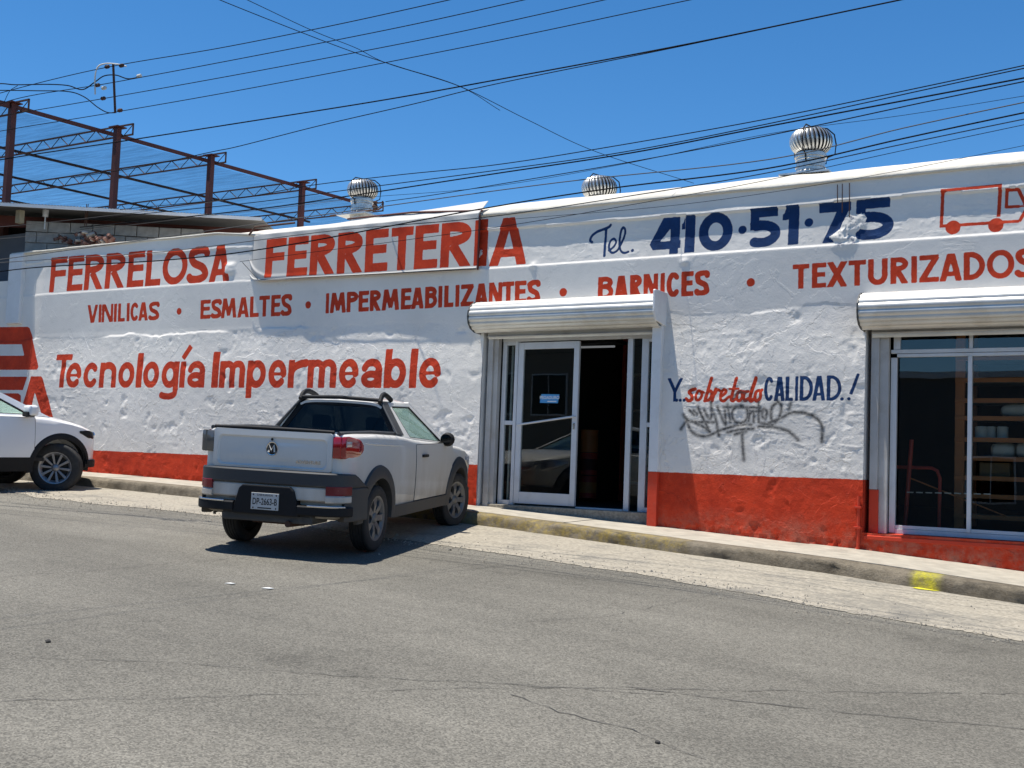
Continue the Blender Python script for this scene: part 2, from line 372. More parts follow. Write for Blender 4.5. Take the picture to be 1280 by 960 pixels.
def textline(P, chars, top, base, w, xt=None, desc=0, yy=0.0):
    """chars: (letter, left px, right px); top/base: two (x px, y px) points each"""
    def ln(a, x): return a[0][1] + (a[1][1] - a[0][1]) * (x - a[0][0]) / (a[1][0] - a[0][0])
    for c, x0, x1 in chars:
        xm = (x0 + x1) / 2; b = ln(base, xm); tt = ln(top, xm)
        X0 = wallpt(x0 + (.25 if xt else 0), b, yy)[0]; X1 = wallpt(x1 - (.35 if xt else 0), b, yy)[0]; zb = wallpt(xm, b, yy)[1]; zt = wallpt(xm, tt, yy)[1]
        xh = (wallpt(xm, ln(xt, xm), yy)[1] - zb) if xt else None
        P.glyph(c, X0, zb, X1 - X0, zt - zb, w, xh, desc)
def pxs(pts, sc, ox, oy, yy=0.0):
    return [wallpt(ox + a / sc, oy + b / sc, yy) for a, b in pts]
def grid_mesh(name, V, nx, nz, keep, m, parent=None, attr=None):
    """V (nz*nx,3); keep (nz-1,nx-1) bool"""
    idx = np.arange(nz * nx).reshape(nz, nx)
    q = np.stack([idx[:-1, :-1], idx[:-1, 1:], idx[1:, 1:], idx[1:, :-1]], -1)[keep].reshape(-1, 4)
    me = bpy.data.meshes.new(name); me.vertices.add(len(V)); me.vertices.foreach_set('co', V.astype(np.float32).ravel())
    me.loops.add(q.size); me.loops.foreach_set('vertex_index', q.astype(np.int32).ravel())
    me.polygons.add(len(q)); me.polygons.foreach_set('loop_start', (np.arange(len(q)) * 4).astype(np.int32)); me.polygons.foreach_set('loop_total', np.full(len(q), 4, np.int32))
    me.update(calc_edges=True); me.polygons.foreach_set('use_smooth', np.ones(len(q), bool))
    for k, a in (attr or {}).items():
        at = me.attributes.new(k, 'FLOAT_COLOR', 'POINT'); at.data.foreach_set('color', a.astype(np.float32).ravel())
    me.materials.append(m); o = bpy.data.objects.new(name, me); COL.objects.link(o)
    if parent: o.parent = parent
    return o

def mural_material(name, base, rough, bump_lo, bump_hi):
    m, t, p, N, L = nodes(name)
    tc = N.new('ShaderNodeTexCoord'); at = N.new('ShaderNodeAttribute'); at.attribute_name = 'paint'
    sep = N.new('ShaderNodeSeparateColor'); L.new(at.outputs['Color'], sep.inputs[0])
    def noise(sc, det=4, ro=.5):
        n = N.new('ShaderNodeTexNoise'); n.inputs['Scale'].default_value = sc; n.inputs['Detail'].default_value = det; n.inputs['Roughness'].default_value = ro
        L.new(tc.outputs['Object'], n.inputs['Vector']); return n.outputs[0]
    def rng(v, a, b, c, d):
        n = N.new('ShaderNodeMapRange'); n.inputs[1].default_value = a; n.inputs[2].default_value = b; n.inputs[3].default_value = c; n.inputs[4].default_value = d; L.new(v, n.inputs[0]); return n.outputs[0]
    def mix(f, a, b):
        n = N.new('ShaderNodeMix'); n.data_type = 'RGBA'; L.new(f, n.inputs[0])
        for i, q in ((6, a), (7, b)):
            if isinstance(q, tuple): n.inputs[i].default_value = (*q, 1)
            else: L.new(q, n.inputs[i])
        return n.outputs[2]
    def add(a, b):
        n = N.new('ShaderNodeMath'); n.operation = 'ADD'
        for i, q in ((0, a), (1, b)):
            if isinstance(q, float): n.inputs[i].default_value = q
            else: L.new(q, n.inputs[i])
        return n.outputs[0]
    jit = rng(noise(22, 3), .3, .7, -.0022, .0022)
    big = noise(.9, 6, .6)
    white = mix(rng(big, .35, .7, 0, 1), base, tuple(c * .88 for c in base))
    white = mix(rng(noise(6, 8, .75), .58, .75, 0, .35), white, (.50, .49, .46))
    redc = mix(rng(noise(3, 7, .75), .35, .65, 0, 1), (.64, .055, .016), (.43, .032, .010))
    redc = mix(rng(noise(17, 5, .8), .55, .75, 0, .45), redc, (.60, .12, .06))
    bluec = mix(rng(noise(4, 5, .7), .35, .65, 0, 1), (.010, .045, .145), (.006, .030, .10))
    fr = rng(add(sep.outputs[0], jit), -.003, .003, 0, 1)
    fb = rng(add(sep.outputs[1], jit), -.003, .003, 0, 1)
    col = mix(fr, white, redc); col = mix(fb, col, bluec)
    # small chips of bare plaster through the paint
    col = mix(rng(noise(48, 5, .8), .70, .73, 0, .8), col, (.55, .53, .50))
    sz_ = N.new('ShaderNodeSeparateXYZ'); L.new(tc.outputs['Object'], sz_.inputs[0])
    dm = N.new('ShaderNodeMath'); dm.operation = 'MULTIPLY'; L.new(rng(sz_.outputs[2], -.35, -.85, 0, .75), dm.inputs[0]); L.new(rng(noise(5, 8, .75), .42, .62, 0, 1), dm.inputs[1])
    col = mix(dm.outputs[0], col, (.36, .22, .15))
    gr = rng(sep.outputs[2], 0, 1, 0, 1)
    gn = N.new('ShaderNodeMath'); gn.operation = 'MULTIPLY'; L.new(gr, gn.inputs[0]); L.new(rng(noise(30, 5, .7), .3, .6, .65, 1), gn.inputs[1])
    col = mix(gn.outputs[0], col, (.05, .05, .05))
    L.new(col, p.inputs['Base Color']); p.inputs['Roughness'].default_value = rough; p.inputs['Specular IOR Level'].default_value = .25
    h1 = noise(46, 8, .7); vo = N.new('ShaderNodeTexNoise'); vo.noise_type = 'RIDGED_MULTIFRACTAL'; vo.inputs['Scale'].default_value = 5.5; vo.inputs['Detail'].default_value = 9; vo.inputs['Roughness'].default_value = .6; vo.inputs['Distortion'].default_value = .35
    L.new(tc.outputs['Object'], vo.inputs['Vector'])
    s = N.new('ShaderNodeSeparateXYZ'); L.new(tc.outputs['Object'], s.inputs[0])
    amt = rng(s.outputs[2], 1.95, 1.85, bump_lo, bump_hi)
    b = N.new('ShaderNodeBump'); b.inputs['Distance'].default_value = .0055; L.new(amt, b.inputs['Strength'])
    if bump_hi > .5:
        for sc_, th_, k_ in ((1.3, .53, .75), (2.3, .60, .6)):
            nn = N.new('ShaderNodeTexNoise'); nn.inputs['Scale'].default_value = sc_; nn.inputs['Detail'].default_value = 9; nn.inputs['Roughness'].default_value = .56; nn.inputs['Distortion'].default_value = .5
            L.new(tc.outputs['Object'], nn.inputs['Vector']); h1 = add(h1, rng(nn.outputs[0], th_ - .006, th_ + .006, 0, k_))
    mm = N.new('ShaderNodeMath'); mm.operation = 'MULTIPLY_ADD'; L.new(vo.outputs[0], mm.inputs[0]); mm.inputs[1].default_value = .7; L.new(h1, mm.inputs[2])
    L.new(mm.outputs[0], b.inputs['Height']); L.new(b.outputs[0], p.inputs['Normal'])
    MATS[name] = m
    return m
M_mural = mural_material('painted_plaster', (.80, .765, .705), .8, .35, 1.0)

# ------------------------------------------------------------------ ground
BX = [-400, -40, -18.6, -16.2, -13.6, -8.4, -5.9, -3.4, -1.8, 0, 12, 40, 400]
BZ = [.6, -.02, -.30, -.355, -.41, -.53, -.64, -.75, -.855, -.96, -1.6, -2.4, -3.]
CX = [-400, -18, -12, -9, -7.5, -5, -1.6, 5, 400]; CY = [-1., -1., -1.2, -1.05, -1.0, -1.32, -1.58, -1.9, -1.9]
AX = [-400, -15.3, -13.6, -10.7, -7, -4.5, -2.5, -1.3, 3, 400]; AY = [-2.3, -2.3, -2.9, -2.8, -2.96, -3.1, -3.38, -3.5, -3.8, -3.8]
def szf(X): return np.interp(X, BX, BZ)
def ycf(X): return np.interp(X, CX, CY)
def roadz(X, y):
    y = np.asarray(y, float)
    yy = np.clip(y, -40, -1.3)
    return szf(X) - .18 + .04 * (yy + 1.3) + .012 * (vnoise(np.asarray(X) * .35 + 40, y * .35 + 40, 3) - .5)
def onroad(px, py, off=0.0):
    r = ray(px, py); lo, hi = 1., 80.
    for i in range(50):
        m = (lo + hi) / 2
        if r[2] * m - off > roadz(r[0] * m, CAM_Y + r[1] * m): lo = m
        else: hi = m
    return Vector((r[0] * lo, CAM_Y + r[1] * lo, r[2] * lo))

def asphalt():
    m, t, p, N, L = nodes('asphalt'); tc = N.new('ShaderNodeTexCoord')
    def noise(sc, det=4, ro=.5, vec=None):
        n = N.new('ShaderNodeTexNoise'); n.inputs['Scale'].default_value = sc; n.inputs['Detail'].default_value = det; n.inputs['Roughness'].default_value = ro
        L.new(vec or tc.outputs['Object'], n.inputs['Vector']); return n.outputs[0]
    def rng(v, a, b, c, d):
        n = N.new('ShaderNodeMapRange'); n.inputs[1].default_value = a; n.inputs[2].default_value = b; n.inputs[3].default_value = c; n.inputs[4].default_value = d; L.new(v, n.inputs[0]); return n.outputs[0]
    def mul(a, b):
        n = N.new('ShaderNodeMath'); n.operation = 'MULTIPLY'; L.new(a, n.inputs[0]); L.new(b, n.inputs[1]); return n.outputs[0]
    mp = N.new('ShaderNodeMapping'); mp.inputs['Scale'].default_value = (.25, 1, 1); mp.inputs['Rotation'].default_value = (0, 0, .12); L.new(tc.outputs['Object'], mp.inputs[0])
    vo = N.new('ShaderNodeTexVoronoi'); vo.inputs['Scale'].default_value = 110; L.new(tc.outputs['Object'], vo.inputs['Vector'])
    sp = N.new('ShaderNodeSeparateColor'); L.new(vo.outputs['Color'], sp.inputs[0])
    f = mul(mul(rng(sp.outputs[0], 0, 1, .60, 1.46), rng(noise(1.1, 6, .6, mp.outputs[0]), .3, .7, .78, 1.20)), rng(noise(14, 6, .8), .3, .7, .90, 1.10))
    f = mul(f, rng(noise(.35, 3), .3, .7, .92, 1.08))
    # a few dark oil patches
    f = mul(f, rng(noise(.8, 6, .7), .61, .74, 1, .66)); f = mul(f, rng(noise(.22, 5, .6, mp.outputs[0]), .45, .55, .93, 1.06))
    sc = N.new('ShaderNodeVectorMath'); sc.operation = 'SCALE'; sc.inputs[0].default_value = (.152, .143, .120); L.new(f, sc.inputs['Scale'])
    L.new(sc.outputs[0], p.inputs['Base Color']); p.inputs['Roughness'].default_value = .85; p.inputs['Specular IOR Level'].default_value = .3
    b = N.new('ShaderNodeBump'); b.inputs['Distance'].default_value = .006; b.inputs['Strength'].default_value = .9
    ad = N.new('ShaderNodeMath'); ad.operation = 'MULTIPLY_ADD'; L.new(noise(60, 6, .7), ad.inputs[0]); ad.inputs[1].default_value = .8; L.new(sp.outputs[1], ad.inputs[2])
    L.new(ad.outputs[0], b.inputs['Height']); L.new(b.outputs[0], p.inputs['Normal'])
    return m
M_asph = asphalt()
M_gut = mat('worn_concrete_apron', (.30, .27, .215), .9, 0, .30, 30, bump=.006, bscale=70, dirt=((.145, .138, .12), 1.0, 1.6))
M_walk = mat('sidewalk_concrete', (.36, .33, .27), .9, 0, .14, 7, bump=.004, bscale=60, dirt=((.22, .20, .165), .75, 2.2))
M_crack = mat('tar_crack', (.07, .067, .06), .9)
M_pebble = mat('dark_stone', (.04, .038, .035), .9)

def axis(*segs):
    out = []
    for a, b, s in segs: out.append(np.arange(a, b, s))
    out.append([segs[-1][1]]); return np.concatenate(out)
gx = axis((-400, -40, 20), (-40, -20, 1), (-20, 4, .3), (4, 40, 1.5), (40, 400, 20)); gy = axis((-400, -40, 20), (-40, -14, 1), (-14, -.6, .3), (-.6, 3, .6), (3, 40, 4), (40, 400, 30))
XX, YY = np.meshgrid(gx, gy); V = np.stack([XX, YY, roadz(XX, YY)], -1).reshape(-1, 3)
road = grid_mesh('road', V, len(gx), len(gy), np.ones((len(gy) - 1, len(gx) - 1), bool), M_asph); tag(road, kind='structure')

# apron between kerb and asphalt, ragged edge
ax = np.arange(-24, 5, .04); rows = 12
ed = np.interp(ax, AX, AY) + .14 * (fbm(ax * 1.3, ax * 0 + 3, 4, 5) - .5) * 2 + .05 * (RNG.random(len(ax)) - .5); c0 = ycf(ax) + .03
T = np.linspace(0, 1, rows)[:, None]
YA = c0[None] * (1 - T) + ed[None] * T; XA = np.repeat(ax[None], rows, 0)
ZA = roadz(XA, YA) + .006 * (1 - T) + .0045
ap = grid_mesh('gutter_apron', np.stack([XA, YA, ZA], -1).reshape(-1, 3), len(ax), rows, np.ones((rows - 1, len(ax) - 1), bool), M_gut); tag(ap, kind='structure')
# cracks in the asphalt (ribbons 3 mm proud)
def ribbon(name, pts, wd, m, parent, dz=.004, jag=.02):
    P = [onroad(*q) for q in pts]; path = []
    for i in range(len(P) - 1):
        n = max(2, int((P[i + 1] - P[i]).length / .08))
        for k in range(n): path.append(P[i].lerp(P[i + 1], k / n))
    path.append(P[-1]); mb = MB(); vs = []
    for i, p in enumerate(path):
        d = (path[min(i + 1, len(path) - 1)] - path[max(0, i - 1)]).normalized(); nn = Vector((-d.y, d.x, 0)); j = random.uniform(-jag, jag); wv = wd * .62 * random.uniform(.15, 1.0)
        for s in (-1, 1):
            q = p + nn * (j + s * wv / 2); vs.append((q.x, q.y, float(roadz(q.x, q.y)) + dz))
    mb.add(vs, [(2 * i, 2 * i + 1, 2 * i + 3, 2 * i + 2) for i in range(len(path) - 1)])
    return mb.build(name, m, parent)
for pts, wd in (([(0, 820), (240, 830), (420, 845), (640, 856), (830, 868)], .016), ([(0, 876), (270, 872), (500, 862), (700, 860), (1280, 868)], .014), ([(770, 858), (1000, 885), (1280, 912)], .02),
                ([(0, 722), (110, 714), (200, 706), (330, 695)], .013), ([(640, 868), (700, 890), (790, 912), (880, 950)], .016), ([(590, 784), (760, 770), (900, 742)], .010), ([(860, 700), (1000, 735), (1180, 772)], .008)):
    ribbon('crack', pts, wd, M_crack, road)

mb = MB(); tet = [(0, 1, 2), (0, 3, 1), (1, 3, 2), (2, 3, 0)]
for k in range(3000):
    x = random.uniform(-17, 1); e = float(np.interp(x, AX, AY)); y = e + random.gauss(0, .22) if random.random() < .75 else random.uniform(e - 1.2, float(ycf(x)) - .05); y = min(y, float(ycf(x)) - .03)
    r_ = abs(random.gauss(0, .006)) + .003; zc_ = float(roadz(x, y)) + .006; a = random.uniform(0, 6)
    mb.add([(x + r_ * math.cos(a), y + r_ * math.sin(a), zc_ - .002), (x + r_ * math.cos(a + 2.1), y + r_ * math.sin(a + 2.1), zc_ - .002), (x + r_ * math.cos(a + 4.2), y + r_ * math.sin(a + 4.2), zc_ - .002), (x, y, zc_ + r_ * 1.1)], tet)
gv = mb.build('gravel', mat('pale_gravel', (.30, .27, .22), .95, 0, .4, 60), fix=False); tag(gv, 'fine pale gravel scattered along the edge between asphalt and concrete apron', 'gravel', kind='stuff')
# sidewalk slabs with open joints, and the kerb
sj = -24.0
while sj < 4.5:
    ln = random.uniform(2.1, 2.9); xs_ = np.linspace(sj + .006, sj + ln - .006, 14); ys_ = 8
    T = np.linspace(0, 1, ys_)[:, None]; XS = np.repeat(xs_[None], ys_, 0); YS = .3 * (1 - T) + (ycf(xs_) + .24)[None] * T
    dz = random.uniform(-.004, .004)
    ZS = szf(XS) - .03 * np.abs(YS) + dz + .012 * (fbm(XS * 1.7 + 50, YS * 1.7 + 50, 3, 8) - .5)
    mb = MB(); vs = []; nX = len(xs_)
    top = np.stack([XS, YS, ZS], -1).reshape(-1, 3).tolist(); n = len(top)
    mb.add(top, [(j * nX + i, (j + 1) * nX + i, (j + 1) * nX + i + 1, j * nX + i + 1) for j in range(ys_ - 1) for i in range(nX - 1)])
    rim = [i for i in range(nX)] + [j * nX + nX - 1 for j in range(1, ys_)] + [(ys_ - 1) * nX + i for i in range(nX - 2, -1, -1)] + [j * nX for j in range(ys_ - 2, 0, -1)]
    lo = [(top[i][0], top[i][1], top[i][2] - .12) for i in rim]; mb.add(lo, []); b = n
    for k in range(len(rim)):
        k2 = (k + 1) % len(rim); mb.f.append((rim[k], rim[k2], b + k2, b + k))
    if 'walk' not in globals():
        walk = bpy.data.objects.new('sidewalk', None); COL.objects.link(walk); tag(walk, kind='structure')
    mb.build('slab', M_walk, walk, smooth=30); sj += ln
def kerb_mat():
    m, t, p, N, L = nodes('kerb_concrete'); tc = N.new('ShaderNodeTexCoord')
    def noise(sc, det=5, ro=.6):
        n = N.new('ShaderNodeTexNoise'); n.inputs['Scale'].default_value = sc; n.inputs['Detail'].default_value = det; n.inputs['Roughness'].default_value = ro
        L.new(tc.outputs['Object'], n.inputs['Vector']); return n.outputs[0]
    def rng(v, a, b, c, d):
        n = N.new('ShaderNodeMapRange'); n.inputs[1].default_value = a; n.inputs[2].default_value = b; n.inputs[3].default_value = c; n.inputs[4].default_value = d; L.new(v, n.inputs[0]); return n.outputs[0]
    def mth(op, a, b):
        n = N.new('ShaderNodeMath'); n.operation = op; L.new(a, n.inputs[0]); L.new(b, n.inputs[1]); return n.outputs[0]
    def mix(f, a, b):
        n = N.new('ShaderNodeMix'); n.data_type = 'RGBA'; L.new(f, n.inputs[0])
        for i, q in ((6, a), (7, b)):
            if isinstance(q, tuple): n.inputs[i].default_value = (*q, 1)
            else: L.new(q, n.inputs[i])
        return n.outputs[2]
    s = N.new('ShaderNodeSeparateXYZ'); L.new(tc.outputs['Object'], s.inputs[0])
    n5 = noise(5, 8, .75)
    base = mix(rng(n5, .4, .65, 0, 1), (.235, .20, .145), (.115, .095, .065))
    at = N.new('ShaderNodeAttribute'); at.attribute_name = 'paint'; sc = N.new('ShaderNodeSeparateColor'); L.new(at.outputs['Color'], sc.inputs[0])
    wear = rng(noise(9, 8, .8), .44, .62, 0, .55)
    c = mix(mth('MULTIPLY', sc.outputs[0], wear), base, (.40, .29, .03))
    c = mix(mth('MULTIPLY', sc.outputs[1], rng(noise(14, 8, .8), .38, .56, .2, .8)), c, (.62, .56, .02))
    L.new(c, p.inputs['Base Color']); p.inputs['Roughness'].default_value = .9
    b = N.new('ShaderNodeBump'); b.inputs['Distance'].default_value = .028; L.new(noise(24, 9, .8), b.inputs['Height']); L.new(b.outputs[0], p.inputs['Normal'])
    return m
M_kerb = kerb_mat()
kx = np.arange(-24, 5, .03); prof = [(.225, -.10), (.225, 0), (.12, .0), (.05, -.002), (.012, -.016), (0, -.05), (-.006, -.10), (-.012, -.22)]
KV = []; KA = []
for j, (dy, dz) in enumerate(prof):
    nz_ = fbm(kx * 5 + j * .45, kx * 0 + j * .8, 4, 21) - .5
    chip = sstep(.62, .72, fbm(kx * 2.2, kx * 0 + 9, 4, 31)) * (1 if 2 < j < 6 else 0)
    y = ycf(kx) + dy + (.045 * nz_ if j > 2 else 0) + .02 * chip
    z = szf(kx) - .03 * np.abs(ycf(kx) + max(dy, 0)) + dz + (.014 * nz_ if 1 < j < 6 else 0) - .02 * chip
    KV.append(np.stack([kx, y, z], -1))
    a = sstep(-9.6, -9.2, kx) * (1 - sstep(-5.0, -4.85, kx)); bY = sstep(-2.60, -2.50, kx) * (1 - sstep(-2.36, -2.26, kx))
    KA.append(np.stack([a, bY, a * 0, a * 0 + 1], -1))
kerb = grid_mesh('kerb', np.concatenate(KV), len(kx), len(prof), np.ones((len(prof) - 1, len(kx) - 1), bool), M_kerb, attr={'paint': np.concatenate(KA)}); tag(kerb, kind='structure')
M_ysplash = mat('yellow_paint_splash', (.60, .55, .03), .8, 0, .1, 20)
mb = MB(); P = [onroad(x, y) for x, y in ((1146, 736), (1160, 737.5), (1176, 739.5), (1184, 741), (1168, 740.5), (1150, 738.5), (1140, 736.5))]
mb.add([(p.x, p.y, float(roadz(p.x, p.y)) + .016) for p in P], [tuple(range(len(P)))]); mb.build('paint_splash', M_ysplash, kerb)

for (px, py, s, lab) in ((288, 730, .024, 'small scrap of white paper on the asphalt, left of the pair'), (335, 736, .028, 'small scrap of white paper on the asphalt, right of the pair')):
    p = onroad(px, py); mb = MB(); mb.add([(-s * 1.5, -s, 0), (s * 1.3, -s * .8, 0), (s * 1.5, s * .7, 0), (-s, s, 0), (-s * 1.5, -s, .003), (s * 1.3, -s * .8, .005), (s * 1.5, s * .7, .003), (-s, s, .005)], [(0, 3, 2, 1), (4, 5, 6, 7), (0, 1, 5, 4), (1, 2, 6, 5), (2, 3, 7, 6), (3, 0, 4, 7)])
    o = mb.build('paper_scrap', M_paper, loc=(p.x, p.y, float(roadz(p.x, p.y)) + .003)); tag(o, lab, 'litter')
def stone(px, py, s, lab):
    p = onroad(px, py); bm = bmesh.new(); bmesh.ops.create_icosphere(bm, subdivisions=2, radius=s)
    for v in bm.verts: v.co *= random.uniform(.75, 1.1); v.co.z *= .6
    me = bpy.data.meshes.new('pebble'); bm.to_mesh(me); bm.free(); me.materials.append(M_pebble); o = bpy.data.objects.new('pebble', me); COL.objects.link(o)
    o.location = (p.x, p.y, float(roadz(p.x, p.y)) + s * .4); tag(o, lab, 'stone')
stone(60, 803, .018, 'dark pebble lying alone on the asphalt at lower left')
stone(563, 688, .014, 'dark pebble on the pale apron right of the pickup')
stone(822, 929, .014, 'dark pebble on the asphalt near the bottom edge, right of centre')

# ------------------------------------------------------------------ the store
store = thing('hardware_store', 'long white plastered hardware store with red base band and hand painted red and blue lettering', 'building')
xs = np.unique(np.round(np.concatenate([np.arange(-24, -18.7, .08), np.arange(-18.7, -13, .019), np.arange(-13, -8.42, .016), [-8.42], np.arange(-8.41, -5.95, .0145), [-5.95], np.arange(-5.94, -5.85, .012), np.arange(-5.85, -3.4, .0095), [-3.4], np.arange(-3.39, 0, .0125), [-.1], np.arange(0.02, 4, .06)]), 4))
zs = np.unique(np.round(np.concatenate([np.arange(-1.5, -.66, .03), [-.66, -.57], np.arange(-.65, .3, .018), np.arange(.3, 1.1, .0095), np.arange(1.1, 1.95, .018), [1.78, 1.88], np.arange(1.95, 3.49, .0125), [3.0]]), 4))
nx, nz = len(xs), len(zs)
PT = Paint(xs, zs)
# red lettering -----------------------------------------------------
PT.c = 0
textline(PT, [('F', 64, 84.6), ('E', 86, 105.4), ('R', 107.2, 130.6), ('R', 133.2, 157.4), ('E', 160.9, 181.6), ('L', 183.8, 202.8), ('O', 204, 235.6), ('S', 236.3, 262), ('A', 263.8, 289)], ((75, 322), (280, 306.6)), ((75, 365.4), (280, 352.4)), .13)
textline(PT, [('I', 596, 610), ('A', 613.4, 658.8)], ((603, 275), (648, 272)), ((603, 333.5), (640, 332)), .14)
textline(PT, [('V', 111.3, 124), ('I', 125.2, 128.5), ('N', 129.4, 143.2), ('I', 144.3, 147.8), ('L', 149.4, 158), ('I', 160.2, 163.8), ('C', 164.8, 174.8), ('A', 175, 186.7), ('S', 188, 201)], ((112, 381.9), (195, 377.6)), ((115, 404), (195, 400.6)), .07)
textline(PT, [('E', 252.3, 265), ('S', 266, 278.5), ('M', 278.3, 297.2), ('A', 298.8, 312.9), ('L', 314.2, 325.4), ('T', 325.6, 338.8), ('E', 340.6, 352.4), ('S', 353.4, 366.3)], ((256, 375.6), (360, 368.3)), ((256, 399), (360, 395.2)), .072)
textline(PT, [('I', 409, 413), ('M', 414.4, 434), ('P', 435.2, 449.5), ('E', 450, 462.8), ('R', 464, 477.8), ('M', 479.2, 500.6), ('E', 502.8, 515.8), ('A', 516, 531.5), ('B', 533, 548.4), ('I', 549.7, 554.7), ('L', 557, 568.8), ('I', 571, 576), ('Z', 577.8, 593.8), ('A', 595.3, 611.5), ('N', 612.8, 629.4), ('T', 630, 644.2), ('E', 645.3, 659.6), ('S', 661, 676.8)], ((411, 367.2), (668, 350.8)), ((411, 392.2), (574, 383.9)), .072)
textline(PT, [('B', 749, 768.5), ('A', 769.8, 786.5), ('R', 789, 804), ('N', 805.8, 824), ('I', 826.9, 832.4), ('C', 834.3, 851), ('E', 853, 868.3), ('S', 870, 888)], ((755, 346.9), (880, 338.8)), ((760, 375.8), (880, 370)), .07)
textline(PT, [('T', 992, 1012.6), ('E', 1016, 1034), ('X', 1035.6, 1059.2), ('T', 1061.6, 1083.5), ('U', 1086, 1110.6), ('R', 1114, 1136.6), ('I', 1140, 1147.2), ('Z', 1150, 1174.7), ('A', 1175.6, 1203.4), ('D', 1205.3, 1232.4), ('O', 1234, 1269), ('S', 1270, 1300)], ((1000, 331.3), (1250, 313.6)), ((1000, 361.7), (1250, 349)), .063)
for (x, y, r) in ((226.3, 389.6, .055), (387.5, 381.6, .055), (706, 366, .055), (940, 353.7, .05)):
    X, Z = wallpt(x, y); PT.line([(X, Z), (X + .001, Z)], r * 2)
low = dict(xt=((100, 454), (540, 448)))
TB = ((90, 485), (540, 485.7)); TT = ((80, 443.3), (520, 436.2))
textline(PT, [('T', 71, 91.4), ('e', 85.6, 105.4), ('c', 107.2, 126.6), ('n', 127.5, 149.2), ('o', 151, 172), ('l', 173.4, 181.4), ('o', 181.9, 202.8), ('í', 228, 236), ('a', 237.3, 260), ('I', 268, 277), ('m', 277.6, 310), ('e', 338.5, 361.9), ('r', 363.2, 386.8), ('m', 387.4, 424.2), ('e', 426.3, 452), ('a', 454, 481.2), ('b', 483, 511.4), ('l', 514.6, 524.4), ('e', 526.3, 554.6)], TT, TB, .120, **low)
textline(PT, [('g', 205, 227.3)], TT, TB, .120, desc=.19, **low)
textline(PT, [('p', 311.6, 336.4)], TT, TB, .120, desc=.155, **low)
# big cropped monogram at far left
def q(pts): return pxs(pts, 6.4, 0, 380)
PT.poly(q([(-330, 188), (225, 183), (240, 192), (333, 505), (322, 528), (-330, 528)])); PT.poly(q([(-250, 325), (180, 323), (205, 415), (-250, 415)]), True)
PT.poly(q([(-330, 583), (235, 583), (202, 690), (-330, 690)])); PT.poly(q([(-330, 716), (165, 716), (185, 735), (185, 1000), (-330, 1000)]))
PT.poly(q([(268, 582), (358, 582), (372, 600), (480, 1000), (398, 1000), (310, 710), (235, 1000), (140, 1000)]))
# van pictogram
def q(pts): return pxs(pts, 6, 1120, 210)
for a, b, wd in (((343, 178), (800, 136), .034), ((354, 165), (343, 452), .036), ((786, 132), (772, 368), .038), ((335, 440), (930, 402), .034), ((835, 165), (829, 302), .034), ((822, 296), (928, 290), .032), ((822, 170), (925, 166), .032), ((918, 162), (985, 300), .036), ((985, 300), (930, 404), .034), ((928, 290), (972, 287), .02)):
    (x0, z0), (x1, z1) = q([a, b]); PT.bar(x0, z0, x1, z1, wd)
for c in ((431, 450), (752, 433)):
    (x, z), = q([c]); PT.line([(x, z), (x + .002, z)], .152)
# script "sobretodo"
def q(pts): return pxs(pts, 9.143, 830, 455)
for st, wd in (([(385, 292), (345, 300), (316, 328), (346, 368), (348, 408), (310, 426), (283, 402)], .042), ([(455, 330), (425, 310), (392, 360), (400, 412), (432, 412), (460, 360), (452, 322), (480, 330)], .036), ([(572, 168), (495, 425)], .042), ([(500, 425), (545, 412), (572, 350), (562, 312), (530, 330)], .036), ([(618, 292), (588, 385), (580, 425)], .04), ([(610, 345), (640, 300), (668, 312)], .036),
               ([(672, 380), (722, 345), (738, 312), (708, 298), (676, 350), (676, 410), (710, 428), (750, 395), (775, 380)], .036), ([(855, 170), (800, 385), (812, 425), (835, 410)], .042), ([(775, 292), (880, 288)], .028), ([(905, 312), (868, 340), (860, 405), (890, 428), (922, 380), (915, 325), (940, 322)], .036), ([(990, 318), (955, 330), (938, 385), (955, 425), (985, 400)], .036), ([(1075, 168), (1010, 385), (1020, 428), (1045, 412)], .044), ([(1110, 305), (1075, 330), (1065, 400), (1090, 428), (1128, 385), (1128, 320), (1145, 300)], .038)):
    PT.spline(q(st), wd)
# blue lettering ----------------------------------------------------
PT.c = 1
def q(pts): return pxs(pts, 6.4, 730, 230)
for st, wd in (([(70, 468), (55, 452), (70, 415), (110, 385), (160, 365), (205, 345), (218, 330)], .036), ([(182, 362), (176, 470), (172, 578)], .036), ([(208, 535), (245, 505), (262, 465), (243, 440), (215, 465), (207, 515), (228, 552), (262, 545), (285, 520)], .03), ([(285, 520), (325, 430), (335, 375), (318, 350), (297, 395), (290, 480), (302, 535), (330, 555), (362, 545)], .03)):
    PT.spline(q(st), wd)
(x, z), = q([(395, 535)]); PT.line([(x, z), (x + .001, z)], .042)
textline(PT, [('4', 812.5, 851), ('1', 852, 869), ('0', 873.2, 916.4)], ((845, 271.5), (1100, 246.5)), ((845, 317.8), (1100, 297.6)), .13)
textline(PT, [('5', 934.7, 976.5), ('1', 978, 999)], ((845, 271.0), (1100, 246.5)), ((845, 318.6), (1100, 297.6)), .125)
textline(PT, [('7', 1023.8, 1064.5), ('5', 1066, 1118)], ((845, 273.5), (1100, 248.2)), ((845, 320), (1100, 299.4)), .125)
for (x, y) in ((928.7, 287.7), (1011.6, 278.5)):
    X, Z = wallpt(x, y); PT.line([(X, Z), (X + .001, Z)], .10)
textline(PT, [('Y', 837.4, 855.7)], ((838, 473.5), (1040, 469.8)), ((838, 502.6), (1000, 501.8)), .040)
